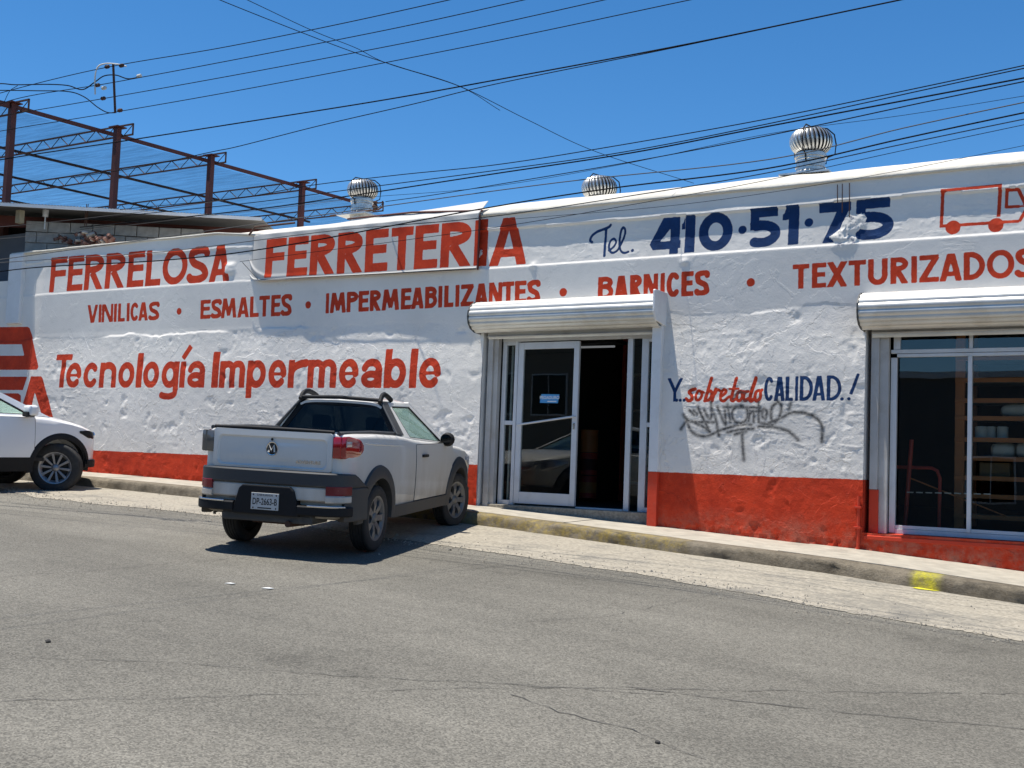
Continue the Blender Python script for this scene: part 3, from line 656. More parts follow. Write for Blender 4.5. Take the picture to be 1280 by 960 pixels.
textline(PT, [('C', 957.3, 969.4), ('A', 970.2, 983.5), ('L', 984.3, 993.8), ('I', 996.2, 1000), ('D', 1002, 1018.7), ('A', 1018, 1034), ('D', 1035.6, 1054.2)], ((965, 471.8), (1040, 470)), ((965, 501.9), (1040, 501.5)), .043)
for (x, y) in ((848.9, 500.8), (853.6, 500.9), (858.4, 500.8), (1054.8, 499.2), (1063.4, 499)):
    X, Z = wallpt(x, y); PT.line([(X, Z), (X + .001, Z)], .04)
(x0, z0), (x1, z1) = wallpt(1075.6, 467.5), wallpt(1065.8, 493.6); PT.bar(x0, z0, x1, z1, .036)
# grey spray tag, soft edged ---------------------------------------
PT.c = 2
gs = PT.ch[2].copy()
def q(pts): return pxs(pts, 6.4, 845, 490)
SPR = [[(80, 185), (110, 225), (160, 240), (330, 245)], [(105, 230), (140, 310), (200, 350), (280, 350), (400, 300), (520, 270), (620, 262)], [(130, 150), (165, 185)], [(160, 150), (190, 180)], [(195, 120), (225, 190), (290, 320)], [(150, 240), (230, 275), (290, 318)], [(245, 145), (285, 215), (305, 190), (300, 85)], [(300, 140), (335, 210), (362, 350)], [(350, 120), (415, 265), (410, 150)], [(430, 105), (455, 245)], [(400, 125), (520, 125), (690, 130)],
       [(530, 115), (480, 140), (468, 190), (490, 240), (540, 250), (585, 215), (590, 150), (550, 115), (530, 115)], [(610, 150), (600, 235)], [(610, 180), (640, 150), (640, 240)], [(680, 85), (680, 245)], [(655, 160), (705, 155)], [(720, 140), (705, 190), (730, 215), (745, 160), (720, 140)], [(690, 250), (770, 265), (790, 265)], [(830, 85), (785, 130), (780, 215), (810, 245), (850, 190), (858, 110), (830, 85)], [(935, 95), (920, 140)], [(760, 250), (850, 215), (940, 170), (1050, 170), (1130, 205), (1180, 260), (1188, 310), (1183, 400)],
       [(680, 280), (800, 285), (900, 310), (950, 340), (995, 385)], [(430, 325), (520, 305), (640, 295)], [(490, 340), (580, 318)], [(548, 320), (552, 420), (562, 545)], [(60, 300), (100, 240)]]
for st in SPR:
    PT.ch[2][:] = np.maximum(PT.ch[2], -.12); PT.spline(q(st), .012)
d2 = -PT.ch[2]
soft = np.clip(1 - d2 / .030, 0, 1) ** 1.2 * .82 + np.clip(1 - d2 / .10, 0, 1) * .15
PT2 = Paint(xs, zs); PT2.c = 0
PT2.spline(pxs([(815, 405), (850, 350), (900, 325), (960, 340)], 9.143, 830, 455), .012); PT2.line(pxs([(920, 430), (975, 428)], 9.143, 830, 455), .01)
soft = np.maximum(soft, np.clip(1 + PT2.ch[0] / .02, 0, 1) * .85)
PT.ch[2] = soft
XX, ZZ = np.meshgrid(xs, zs)
# red base band, everything under z = 0
PT.ch[0] = np.maximum(PT.ch[0], np.clip(-ZZ + .006 * (fbm(XX * 3, ZZ * 0, 3, 4) - .5) * 2, -.12, .12))
PT.ch[1][ZZ < 0] = -.12
# relief of the plaster (d = how far it stands proud towards the street)
zb = np.interp(XX, [-17.5, -13, -7.75, 0], [2.70, 2.69, 2.615, 2.62]); zt = np.interp(XX, [-17.5, -13, -7.75, -4, 0], [3.27, 3.20, 3.12, 3.09, 3.10])
wob = .018 * (fbm(XX * 2.2, ZZ * 0 + 1, 4, 12) - .5) * 2
wob2 = .06 * (fbm(XX * 1.7, ZZ * 0 + 6, 6, 15) - .5) * 2 + .03 * (fbm(XX * 9, ZZ * 0 + 2, 3, 16) - .5)
rightness = sstep(-9.5, -7.5, XX)
lay = 1.92 + wob2
ov = .012 + .022 * rightness
D = np.where(ZZ > zt + wob, .050 - .012 * np.clip((ZZ - zt - wob) / .08, 0, 1), 0)
band = (ZZ <= zt + wob) & (ZZ > zb)
D = np.where(band, .050 - ov + (.010 * rightness + .010) * np.clip((zb + .28 - ZZ) / .28, 0, 1), D)
D = np.where(ZZ <= zb, .056 + np.clip(1 - (zb - ZZ) / .02, 0, 1) * -.004 - .024 * np.clip((zb - ZZ) / .7, 0, 1), D)
lm = sstep(.48, .66, fbm(XX * 1.1, ZZ * 0 + 8, 3, 17)); D = np.where(ZZ < lay, .030 + .018 * lm * sstep(0, .03, lay - ZZ) + (.040 - .018 * lm) * sstep(0, .8, lay - ZZ) + .012 * np.clip((lay - ZZ) / 2, 0, 1), D)
rough_lo = sstep(0, .05, lay - ZZ); rough_band = band.astype(float) * sstep(-8.6, -7.9, XX)
smooth_end = 1 - sstep(-5.95, -5.7, XX) * 0
ridge = fbm(XX * 4.6 + .8 * fbm(XX * 1.5, ZZ * 1.5, 3, 40), ZZ * 5.2, 5, 44, rid=True)
und = fbm(XX * .9, ZZ * .9, 3, 50) - .5
fine = fbm(XX * 14, ZZ * 14, 3, 61) - .5
near_door = 1 - .8 * np.exp(-((XX + 5.75) / .22) ** 2)
left_sm = sstep(-18.0, -17.7, XX)
amp = (.007 + .004 * sstep(-8, -5, XX)) * rough_lo * near_door + .008 * rough_band
pits = np.maximum(0, fbm(XX * 5, ZZ * 5, 3, 71) - .66) * .06 * rough_lo
r2_ = fbm(XX * 3.6 + 1.6 * fbm(XX * 3 + 9, ZZ * 3, 3, 140), ZZ * 7.5 + .6 * XX, 4, 144, rid=True); r3_ = fbm(XX * 12 + 2.0 * fbm(XX * 6, ZZ * 6 + 5, 3, 150), ZZ * 15 + 2, 3, 154, rid=True)
area = sstep(.38, .62, fbm(XX * .8 + 3, ZZ * .9 + 7, 3, 160))
crk = np.clip((r2_ - .70) / .30, 0, 1) ** 1.6 * (.35 + .65 * area) + .55 * np.clip((r3_ - .68) / .32, 0, 1) ** 1.5 * (.25 + .75 * area)
D = D + left_sm * (amp * (.08 * (ridge - .55) + .62 * crk) - pits) + .0045 * und + .0030 * fine * (.35 + rough_lo + rough_band)
D = D - (1 - left_sm) * .03
# small peaks of mortar hanging under the sign band
for px, py in ((858, 328), (669, 332)):
    X, Z = wallpt(px, py); D += .02 * np.exp(-((XX - X) / .05) ** 2 - ((ZZ - Z) / .04) ** 2)
# broken concrete blob between the 7 and the last 5
X7, Z7 = wallpt(1063, 285); blob = np.exp(-(((XX - X7 - .25 * (fbm(XX * 0 + 2, ZZ * 7, 3, 80) - .5)) / .13) ** 4 + ((ZZ - Z7 + .03) / .19) ** 4)) * (.35 + 1.2 * fbm(XX * 11, ZZ * 11, 4, 81)); D += .022 * blob * (.4 + fbm(XX * 20, ZZ * 20, 3, 82, rid=True))
m7 = blob > .42; PT.ch[1][m7] = -.05 + .05 * (fbm(XX * 18, ZZ * 18, 2, 83)[m7] > .68)
X8, Z8 = wallpt(290, 335); bl8 = np.exp(-(((XX - X8) / .11) ** 4 + ((ZZ - Z8 + .02) / .09) ** 4)) * (.6 + .8 * fbm(XX * 9, ZZ * 9, 4, 84)); D += .03 * bl8; PT.ch[0][bl8 > .62] = -.05
X9, Z9 = wallpt(601, 318); bl9 = np.exp(-(((XX - X9) / .09) ** 4 + ((ZZ - Z9) / .2) ** 4)) * fbm(XX * 12, ZZ * 12, 4, 85); D += .03 * bl9; PT.ch[0][(bl9 > .5)] = -.03
# crumbling foot of the band
foot = szf(XX); crumb = (ZZ < foot + .09 * fbm(XX * 4, ZZ * 0, 3, 91)) & (fbm(XX * 16, ZZ * 16, 3, 92) > .52); D -= .012 * crumb
keep = np.ones((nz - 1, nx - 1), bool); xc = (xs[:-1] + xs[1:]) / 2; zc = (zs[:-1] + zs[1:]) / 2
XC, ZC = np.meshgrid(xc, zc)
keep &= ~((XC > -8.42) & (XC < -5.95) & (ZC < 1.88)); keep &= ~((XC > -3.4) & (XC < -.1) & (ZC > -.57) & (ZC < 1.78)); keep &= ~((XC < -18.65) & (ZC > 3.0)); keep &= ZC < np.interp(XC, [-13.5, -12.4], [3.46, 3.335])
col = np.stack([PT.ch[0], PT.ch[1], PT.ch[2], np.ones_like(PT.ch[0])], -1).reshape(-1, 4)
wall = grid_mesh('front_wall', np.stack([XX, -D, ZZ], -1).reshape(-1, 3), nx, nz, keep, M_mural, store, {'paint': col})
M_redp = mat('red_wall_paint', (.56, .043, .012), .75, 0, .12, 3, bump=.002, bscale=30, dirt=((.30, .12, .09), .3, 9))
# reveals of the two openings
def pl(name, parts, m, parent=store, bevel=0):
    for a, b in parts:
        mb = MB(); mb.box(a, b); o = mb.build(name, m, parent, bevel=bevel)
    return o
pl('reveal', [((-8.46, -.05, -.72), (-8.4215, .34, 1.9)), ((-5.9485, -.05, 0.002), (-5.91, .34, 1.9)), ((-3.44, -.05, 0.002), (-3.4015, .34, 1.8)), ((-.0985, -.05, 0.002), (-.06, .34, 1.8)), ((-8.46, .03, 1.8815), (-5.9, .34, 1.95)), ((-3.44, .03, 1.7815), (-.06, .34, 1.86))], M_whitep)
pl('reveal', [((-5.9485, -.05, -.8), (-5.91, .34, 0)), ((-3.44, -.05, -.6), (-3.4015, .34, 0)), ((-.0985, -.05, -.6), (-.06, .34, 0))], M_redp)
# coping and roof
cx_ = np.arange(-18.66, 4.2, .08); rowsP = []
lipz = np.interp(cx_, [-13.5, -12.4], [3.455, 3.325]); tz = np.interp(cx_, [-18.6, -9, 4], [3.52, 3.535, 3.575])
n1 = .012 * (fbm(cx_ * 2, cx_ * 0, 4, 33) - .5) * 2; n2 = .02 * (fbm(cx_ * 1.3, cx_ * 0 + 5, 4, 34) - .5) * 2
for (yy_, zz_) in ((0.0 + cx_ * 0, lipz), (-.062 + n1 * .4, lipz + n1 * .6), (-.066 + n1 * .4, lipz + .03 + n1), (.02 + n1, (lipz * .6 + tz * .4) + n2 * .6), (.16 + cx_ * 0, tz - .05 + n2), (.30 + cx_ * 0, tz + n2), (.50 + cx_ * 0, tz + .02 + n2), (.9 + cx_ * 0, tz - .05)):
    rowsP.append(np.stack([cx_, yy_, zz_], -1))
M_cope = mat('whitewashed_coping', (.60, .565, .49), .85, 0, .12, 5, bump=.009, bscale=14, dirt=((.36, .33, .28), .7, 2.5))
cop = grid_mesh('coping', np.concatenate(rowsP), len(cx_), len(rowsP), np.ones((len(rowsP) - 1, len(cx_) - 1), bool), M_cope, store)
pl('roof', [((-18.6, .6, 3.15), (4.2, 12.2, 3.50)), ((-8.9, .34, 2.75), (4.2, 12.2, 2.85))], M_cope)
pl('side_wall', [((-18.62, .12, -1.5), (-18.4, 12.2, 3.2)), ((3.98, .12, -1.5), (4.2, 12.2, 3.2)), ((-18.4, 12, -1.5), (3.98, 12.2, 3.2))], M_whitep)
pl('wall_core', [((-24, .12, -1.5), (-8.9, .35, 2.95)), ((-8.9, .12, -1.5), (-8.46, .35, 3.2)), ((-8.46, .12, 1.95), (-5.91, .35, 3.2)), ((-5.91, .12, -1.5), (-3.44, .35, 3.2)), ((-3.44, .12, -1.5), (-.06, .35, -.58)), ((-3.44, .12, 1.86), (-.06, .35, 3.2)), ((-.06, .12, -1.5), (3.98, .35, 3.2))], M_whitep)
# pillar at the far left corner of the sign band
mb = MB(); mb.box((-18.68, -.09, 2.2), (-18.30, .3, 3.47)); mb.build('corner_pillar', M_whitep, store, bevel=.02)
# interior room
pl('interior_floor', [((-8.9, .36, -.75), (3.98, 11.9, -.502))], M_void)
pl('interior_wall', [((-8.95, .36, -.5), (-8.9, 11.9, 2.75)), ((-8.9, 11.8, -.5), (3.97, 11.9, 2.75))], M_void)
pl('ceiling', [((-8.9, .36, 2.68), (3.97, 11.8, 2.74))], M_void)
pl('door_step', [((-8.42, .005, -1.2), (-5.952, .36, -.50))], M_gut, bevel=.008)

# ---- roller shutters
def shutter(x0, x1, ztop, gx0, gx1, curz, lab_cap):
    sh = bpy.data.objects.new('roller_shutter', None); COL.objects.link(sh); sh.parent = store
    pr = [(-.03, .01), (-.13, .012), (-.225, -.005), (-.30, -.05), (-.345, -.115), (-.355, -.19), (-.335, -.265), (-.29, -.32), (-.22, -.36), (-.13, -.385)]
    pr = [(a, ztop + b) for a, b in pr]
    for i in range(len(pr) - 1):
        (a0, b0), (a1, b1) = pr[i], pr[i + 1]; L_ = math.hypot(a1 - a0, b1 - b0); nx_, nz_ = (b1 - b0) / L_, -(a1 - a0) / L_
        if nx_ * ((a0 + a1) / 2 + .15) + nz_ * ((b0 + b1) / 2 - ztop + .18) < 0: nx_, nz_ = -nx_, -nz_
        out = []
        for k in range(7):
            t = k / 6; bul = .014 * math.sin(math.pi * t) - (.004 if k in (0, 6) else 0)
            out.append((a0 + (a1 - a0) * t + nx_ * bul, b0 + (b1 - b0) * t + nz_ * bul))
        inn = [(p[0] - nx_ * .012, p[1] - nz_ * .012) for p in out][::-1]
        mb = MB(); mb.prism(out + inn, x0, x1, 'x'); mb.build('slat', M_galv, sh, smooth=40)
    # curtain showing under the housing
    zc0 = ztop - .385
    for k in range(max(1, int((zc0 - curz) / .075))):
        z1 = zc0 - k * .075; out = [(-.025 - .012 * math.sin(math.pi * t / 4), z1 - .073 * t / 4) for t in range(5)]
        mb = MB(); mb.prism(out + [(p[0] + .01, p[1]) for p in out][::-1], gx0, gx1, 'x'); mb.build('slat', M_galv, sh, smooth=40)
    mb = MB(); mb.box((gx0, -.045, curz - .055), (gx1, -.005, curz + .008)); mb.box((gx0, -.06, curz - .055), (gx1, -.0455, curz - .04)); mb.build('bottom_rail', M_guide, sh, bevel=.004)
    for fx in (.25, .52, .8):
        x = gx0 + (gx1 - gx0) * fx; mb = MB(); mb.lathe([(0, 0), (.016, 0), (.016, .02), (0, .02)], 'y', (x, -.06, curz + .05), 10); mb.build('rivet', M_alu, sh)
    capL = [(0.02, ztop + .02), (-.13, ztop + .03), (-.24, ztop + .01), (-.32, ztop - .045), (-.365, ztop - .115), (-.375, ztop - .19), (-.355, ztop - .28), (-.30, ztop - .345), (-.2, ztop - .385), (0.02, ztop - .40)]
    mb = MB(); mb.prism(capL, x0 - .016, x0, 'x'); mb.build('end_cap', M_trim, sh, bevel=.002)
    return sh
sh1 = shutter(-8.47, -5.825, 2.125, -8.36, -5.83, 1.745, '')
mb = MB(); mb.prism([(.02, 2.165), (-.37, 2.165), (-.385, 2.15), (-.385, 1.90), (-.33, 1.80), (-.08, 1.76), (.02, 1.76)], -5.825, -5.797, 'x'); mb.build('end_cap', M_whitep, sh1, bevel=.006)
sh2 = shutter(-3.41, .02, 2.015, -3.34, -.14, 1.655, '')
# guides
def ob(name, boxes, m, parent, bevel=.003):
    mb = MB()
    for a, b in boxes: mb.box(a, b)
    return mb.build(name, m, parent, bevel=bevel)
ob('guide_rail', [((-8.375, .0, -.6), (-8.30, .06, 1.76)), ((-8.30, .035, -.6), (-8.235, .11, 1.76))], M_guide, sh1)
ob('guide_rail', [((-5.935, -.135, .002), (-5.815, .0, 1.80))], M_whitep, sh1)
ob('guide_rail', [((-5.935, -.138, -.74), (-5.815, .0, 0))], M_redp, sh1)
ob('guide_rail', [((-3.355, .0, -.1), (-3.27, .06, 1.70)), ((-3.27, .035, -.57), (-3.175, .11, 1.70))], M_guide, sh2)
ob('guide_rail', [((-3.355, -.002, -.57), (-3.26, .07, -.102))], M_redp, sh2)
# ---- doorway
door = bpy.data.objects.new('doorway', None); COL.objects.link(door); door.parent = store
Y0, Y1 = .13, .18
def fr(name, x0, x1, z0, z1, parent=door, y0=Y0, y1=Y1, m=M_alu): return ob(name, [((x0, y0, z0), (x1, y1, z1))], m, parent)
fr('head_rail', -8.225, -5.955, 1.645, 1.72, y0=.12)
fr('post', -8.225, -8.165, -.498, 1.643); fr('post', -8.035, -7.985, -.498, 1.643); fr('post', -6.385, -6.315, -.498, 1.643); fr('post', -6.19, -6.10, -.498, 1.643); fr('post', -5.985, -5.955, -.498, 1.643)
for a, b in ((-8.163, -8.037), (-6.098, -5.987)):
    fr('cross_rail', a, b, -.497, -.44); fr('cross_rail', a, b, .545, .60); fr('cross_rail', a, b, 1.60, 1.642)
    ob('pane', [((a, .152, -.44), (b, .158, .545)), ((a, .152, .60), (b, .158, 1.60))], M_glass, door, 0)
ob('pane', [((-6.313, .152, -.49), (-6.192, .158, 1.64))], M_glass, door, 0)
ob('inner_post', [((-8.13, .20, -.49), (-8.10, .23, 1.64))], M_guide, door)
leaf = bpy.data.objects.new('door_leaf', None); COL.objects.link(leaf); leaf.parent = store
fr('stile', -7.975, -7.895, -.475, 1.63, leaf, .125, .165); fr('stile', -7.135, -7.06, -.475, 1.63, leaf, .125, .165)
fr('top_rail', -7.893, -7.137, 1.54, 1.63, leaf, .125, .165); fr('kick_rail', -7.893, -7.137, -.475, -.325, leaf, .125, .165)
ob('pane', [((-7.893, .142, -.325), (-7.137, .148, 1.54))], M_glass, leaf, 0)
mb = MB(); mb.tube([(-7.93, .085, .545), (-7.09, .085, .66)], .014, 8); mb.tube([(-7.93, .085, .545), (-7.93, .125, .545)], .01, 6); mb.tube([(-7.09, .085, .66), (-7.09, .125, .66)], .01, 6); mb.build('push_bar', M_alu, leaf, smooth=40)
ob('lock', [((-7.115, .112, .50), (-7.085, .126, .58))], M_chrome, leaf)
M_sblue = mat('sticker_blue', (.06, .30, .60), .5, 0, .03)
sx0, sz1 = wallpt(674.5, 492.5, .12); sx1, sz0 = wallpt(698.5, 504, .12)
mb = MB(); mb.prism([(sx0 + .02, sz1), (sx1, sz1 - .005), (sx1 - .02, sz0), (sx0, sz0 + .005)], .1385, .1405); stk = mb.build('sticker', M_sblue, leaf)
MT = Matrix.Translation
sm = MT(((sx0 + sx1) / 2, .1375, (sz0 + sz1) / 2 + .012)) @ Matrix.Rotation(R(90), 4, 'X')
text_mesh('sticker_text', 'PEGADURO', .056, M_paper, leaf, sm, .0006, 1.0, .001)
ob('sticker_stripe', [(((sx0 + sx1) / 2 - .03, .1372, sz0 + .016), (sx1 - .04, .1378, sz0 + .03))], M_paper, leaf, 0)
ob('threshold', [((-7.05, .12, -.499), (-6.39, .19, -.478))], M_alu, door)
LA = R(-1.0); hx, hy = -7.975, .145; leaf.rotation_euler = (0, 0, LA); leaf.location = (hx - hx * math.cos(LA) + hy * math.sin(LA), hy - hx * math.sin(LA) - hy * math.cos(LA), 0)
# ---- display window
win = bpy.data.objects.new('display_window', None); COL.objects.link(win); win.parent = store
mull = [-3.155, -2.345, -1.59, -.82]; xe = -.12
ob('window_frame', [((-3.165, .095, -.56), (-3.10, .15, 1.345)), ((-3.10, .09, 1.35), (xe, .15, 1.385)), ((-3.165, .095, 1.39), (xe, .145, 1.432)), ((-3.14, .10, 1.434), (-3.07, .15, 1.66)), ((-3.14, .10, 1.625), (xe, .148, 1.70)), ((-3.098, .09, -.565), (xe, .15, -.515)), ((-3.098, .10, -.512), (xe, .142, -.475))], M_alu, win)
for x in mull[1:]:
    ob('mullion', [((x - .02, .085, -.512), (x + .022, .15, 1.348)), ((x - .012, .098, 1.434), (x + .024, .147, 1.624))], M_alu, win)
xsn = [-3.10] + mull[1:] + [xe]
for i in range(len(xsn) - 1):
    a, b = xsn[i] + .023, xsn[i + 1] - .021
    ob('pane', [((a, .118, -.474), (b, .124, 1.349))], M_glass, win, 0); ob('pane', [((a, .118, 1.433), (b, .124, 1.624))], M_glass, win, 0)
mb = MB(); mb.prism([(.10, -.566), (-.092, -.60), (-.092, -.64), (.10, -.64)], -3.38, -.12, 'x'); mb.build('window_sill', M_redp, win, bevel=.004)
mb = MB(); Xp, Zp = wallpt(1076.5, 640)
mb.tube([(Xp, -.085 - .02, -.78), (Xp, -.105, -.18)], .018, 8); mb.build('conduit', M_redp, store, smooth=40)
for z in (-.30, -.52): ob('clamp', [((Xp - .045, -.13, z - .01), (Xp + .03, -.07, z + .012))], M_redp, store, .002)
for i, (a, b, c) in enumerate(((1050, 233, 250), (1056, 232, 262), (1065, 231, 268))):
    X, Zt = wallpt(a, b); X2, Zb = wallpt(a, c); mb = MB(); mb.tube([(X, -.085, Zb - .05), (X + random.uniform(-.01, .01), -.09, Zt)], .006, 5); mb.build('rebar', M_rust, store)
X, Z = wallpt(847, 236.5); 

# ---- things seen inside the shop
ceil_l = thing('ceiling_light', 'narrow lit tube light glowing on the dark shop ceiling beyond the open door', 'lamp')
p = Vector((-9.0 + 2.0, 4.4, 2.5)); a = deep(726, 434, 17.6); b = deep(768, 433, 17.0)
mb = MB(); mb.tube([a, b], .016, 8); mb.build('tube', M_tube, ceil_l); mb = MB(); mb.box((min(a.x, b.x) - .05, min(a.y, b.y) - .04, a.z + .025), (max(a.x, b.x) + .05, max(a.y, b.y) + .04, a.z + .07)); mb.build('housing', M_void, ceil_l)
buck = thing('bucket', 'teal plastic bucket standing on the floor inside the open door', 'bucket', (-6.62, 1.4, -.5))
mb = MB(); mb.lathe([(0, 0), (.13, 0), (.165, .33), (.175, .33), (.175, .35), (.155, .35), (.13, .04), (0, .04)], n=20); mb.build('pail', M_teal, buck, smooth=40); mb = MB(); mb.tube([(.17 * math.cos(t), .02, .34 - .12 * math.sin(t)) for t in np.linspace(0, math.pi, 9)], .005, 5); mb.build('handle', M_chrome, buck)
for k, (x, y, c) in enumerate(((-8.62, 3.4, 0), (-8.62, 3.4, 1), (-8.62, 3.4, 2))):
    can = thing('paint_can', ['lowest', 'middle', 'topmost'][k] + ' paint can of the stack just inside the open door, seen through its edge', 'can', (x, y, -.5 + k * .36 + .05))
    mb = MB(); mb.lathe([(0, 0), (.14, 0), (.14, .33), (.145, .335), (.145, .35), (0, .35)], n=20); mb.build('can_body', [M_redrack, M_redrack, M_orange][k], can, smooth=40)
    mb = MB(); mb.lathe([(.1405, .08), (.142, .08), (.142, .25), (.1405, .25)], n=20); mb.build('label_band', [M_orange, M_maroon, M_orange][k], can, smooth=40)
rack = thing('shelf_rack', 'orange steel shelving rack loaded with white sacks behind the display window', 'shelf', (0, 0, 0))
for x in (-2.61, -1.2, .2):
    for y in (1.0, 1.75): ob('upright', [((x - .05, y - .03, -.5), (x + .05, y + .03, 2.1))], M_orange, rack)
for z in (-.36, -.13, .07, .29, .50, .74, .94, 1.17, 1.42):
    ob('beam', [((-2.66, .955, z - .028), (.2, .995, z + .022))], M_orange, rack); ob('shelf_board', [((-2.6, 1.0, z - .01), (.2, 1.75, z + .01))], M_guide, rack)
rack2 = thing('shelf_rack', 'dark shelving rack in the shade at the back of the shop behind the door', 'shelf', (0, 0, 0))
for x in (-8.6, -7.2, -5.8, -4.4): ob('upright', [((x - .03, 4.5, -.5), (x + .03, 4.56, 2.2))], M_redrack, rack2)
for z in (-.2, .4, 1.0, 1.6): ob('shelf_board', [((-8.6, 4.56, z - .02), (-4.4, 5.1, z + .02))], M_guide, rack2)
def sack(x, y, z, sx, sy, sz_, lab, rot=0):
    bm = bmesh.new(); bmesh.ops.create_cube(bm, size=1); bmesh.ops.subdivide_edges(bm, edges=bm.edges[:], cuts=5, use_grid_fill=True)
    for v in bm.verts:
        c = v.co * 2; r = (abs(c.x) ** 3 + abs(c.y) ** 3 + abs(c.z) ** 3) ** (1 / 3) + 1e-6; c = c / r * (1 + .06 * math.sin(7 * c.x + 5 * c.y + x * 9)); v.co = Vector((c.x * sx / 2, c.y * sy / 2, c.z * sz_ / 2))
    me = bpy.data.meshes.new('sack'); bm.to_mesh(me); bm.free(); me.shade_smooth(); me.materials.append(M_sack); o = bpy.data.objects.new('sack', me); COL.objects.link(o); o.location = (x, y, z + sz_ / 2); o.rotation_euler = (0, rot, 0); tag(o, lab, 'sack')
sack(-2.17, 1.2, .305, .26, .35, .17, 'small plump white sack, left one of the pair on a shelf of the orange rack')
sack(-1.88, 1.2, .305, .34, .38, .19, 'larger white sack, right one of the pair on a shelf of the orange rack')
sack(-1.98, 1.2, .755, .46, .35, .16, 'white sack on a high shelf of the orange rack, two shelves above the pair')
for k, (x, z, w_) in enumerate(((-2.4, .515, .07), (-2.3, .515, .05), (-2.18, .515, .06))):
    t_ = thing('paint_tin', ['leftmost', 'middle', 'rightmost'][k] + ' small white tin in the row of three on the orange rack', 'can', (x, 1.12, z))
    mb = MB(); mb.lathe([(0, 0), (w_, 0), (w_, .12), (w_ + .004, .122), (w_ + .004, .13), (0, .13)], n=16); mb.build('tin_body', M_sack, t_, smooth=40); mb = MB(); mb.lathe([(0, .131), (w_ * .85, .131), (w_ * .85, .138), (0, .138)], n=16); mb.build('lid', M_alu, t_, smooth=40)
for k, (x, z, c_) in enumerate(((-1.5, .085, 0), (-1.1, .085, 1), (-2.25, .085, 1), (-1.4, .515, 0), (-1.35, .96, 1))):
    bx_ = ob('carton', [((x - .16, 1.05, z), (x + .16, 1.5, z + .16))], [M_darkwall, mat('brown_carton', (.20, .13, .07), .9)][c_], None, .006)
    tag(bx_, ['slate blue carton left of a brown one on a low shelf of the orange rack', 'brown carton right of a slate blue one on a low shelf of the orange rack', 'brown carton on a low shelf of the orange rack, beside its left upright', 'slate blue carton on the shelf with the row of three tins', 'brown carton on the high shelf of the orange rack'][k], 'box')
ht = thing('hand_truck', 'red tubular hand truck standing inside the display window', 'hand truck', (-3.08, .6, -.5))
mb = MB(); mb.tube([(-.03, 0, 0), (.02, .05, .97)], .024, 8); mb.tube([(-.22, .1, .66), (.24, .05, .66), (.30, .05, .63), (.33, .05, .55), (.33, .03, .0)], .019, 8); mb.build('frame', M_redrack, ht, smooth=40)
mb = MB(); mb.tube([(.0, .08, .54), (1.0, .2, .16)], .009, 6); mb.build('brace', M_orange, ht)
cb = thing('caution_tape', 'thin pale striped tape strung low behind the display window', 'tape')
for k in range(9): x = -3.06 + k * .1; ob('tape_strip', [((x, .45, -.125 + .002 * k), (x + .07, .455, -.112 + .002 * k))], M_sack, cb, 0)

# ------------------------------------------------------------------ fabric banner with FERRETERI
bxs = np.linspace(-13.15, -8.50, 420); bus = np.linspace(0, 1, 110)
BT = {}
class BP(Paint): pass
bz0 = 2.62; zsb = np.linspace(2.45, 3.75, 130)
bp = BP(np.linspace(-13.3, -8.4, 420), zsb)
BY = -.115
textline(bp, [('F', 331.3, 356.5), ('E', 358.8, 384), ('R', 386.8, 417.2), ('R', 420.5, 452), ('E', 455.2, 483.8), ('T', 487.5, 515.2), ('E', 517.5, 547), ('R', 550.5, 588.5), ('I', 592.3, 604)], ((340, 298.8), (570, 277.8)), ((335, 347.3), (580, 333.2)), .145, yy=BY)
XB, ZB = np.meshgrid(bp.xs, bp.zs)
x0b, zbl = wallpt(303, 352.5, BY); x1b, zbr = wallpt(597, 335.5, BY); _, ztl = wallpt(309, 296, BY); _, ztr = wallpt(597, 252.5, .08)
u = (XB - x0b) / (x1b - x0b)
zbot = zbl + (zbr - zbl) * u; ztopb = ztl + (ztr - ztl) * np.clip(u, 0, 1) ** 1.0
t = (ZB - zsb[0]) / (zsb[-1] - zsb[0])
# remap the rows between the bottom and top edges, round the lower left corner
rc = np.clip(1 - u / .10, 0, 1); zbot = zbot + .26 * (1 - np.sqrt(np.clip(1 - rc ** 2, 0, 1)))
ZN = zbot + (ztopb - zbot) * t
Yb = BY - .012 * np.sin(u * 9) * (1 - t) - .006 * (fbm(XB * 1.2, ZN * 1.2, 3, 101) - .5)
Yb += .10 * sstep(.10, .0, u) ** 2                                            # rolls back to the wall at its left end
fold = np.exp(-((ZN - (zbot + .05 + .35 * np.clip(.12 - u, 0, 1) * 4)) / .03) ** 2); Yb -= .02 * fold * np.exp(-u * 6)
lipc = 3.36; Yb += np.where(ZN > lipc, (ZN - lipc) * 1.0, 0)
Yb -= .012 * np.exp(-((ZN - zbot) / .015) ** 2)
Yb += .006 * np.sin(XB * 14 + ZN * 9) * np.exp(-((ZN - lipc) / .1) ** 2)
sdB = np.full(XB.shape, -.12)
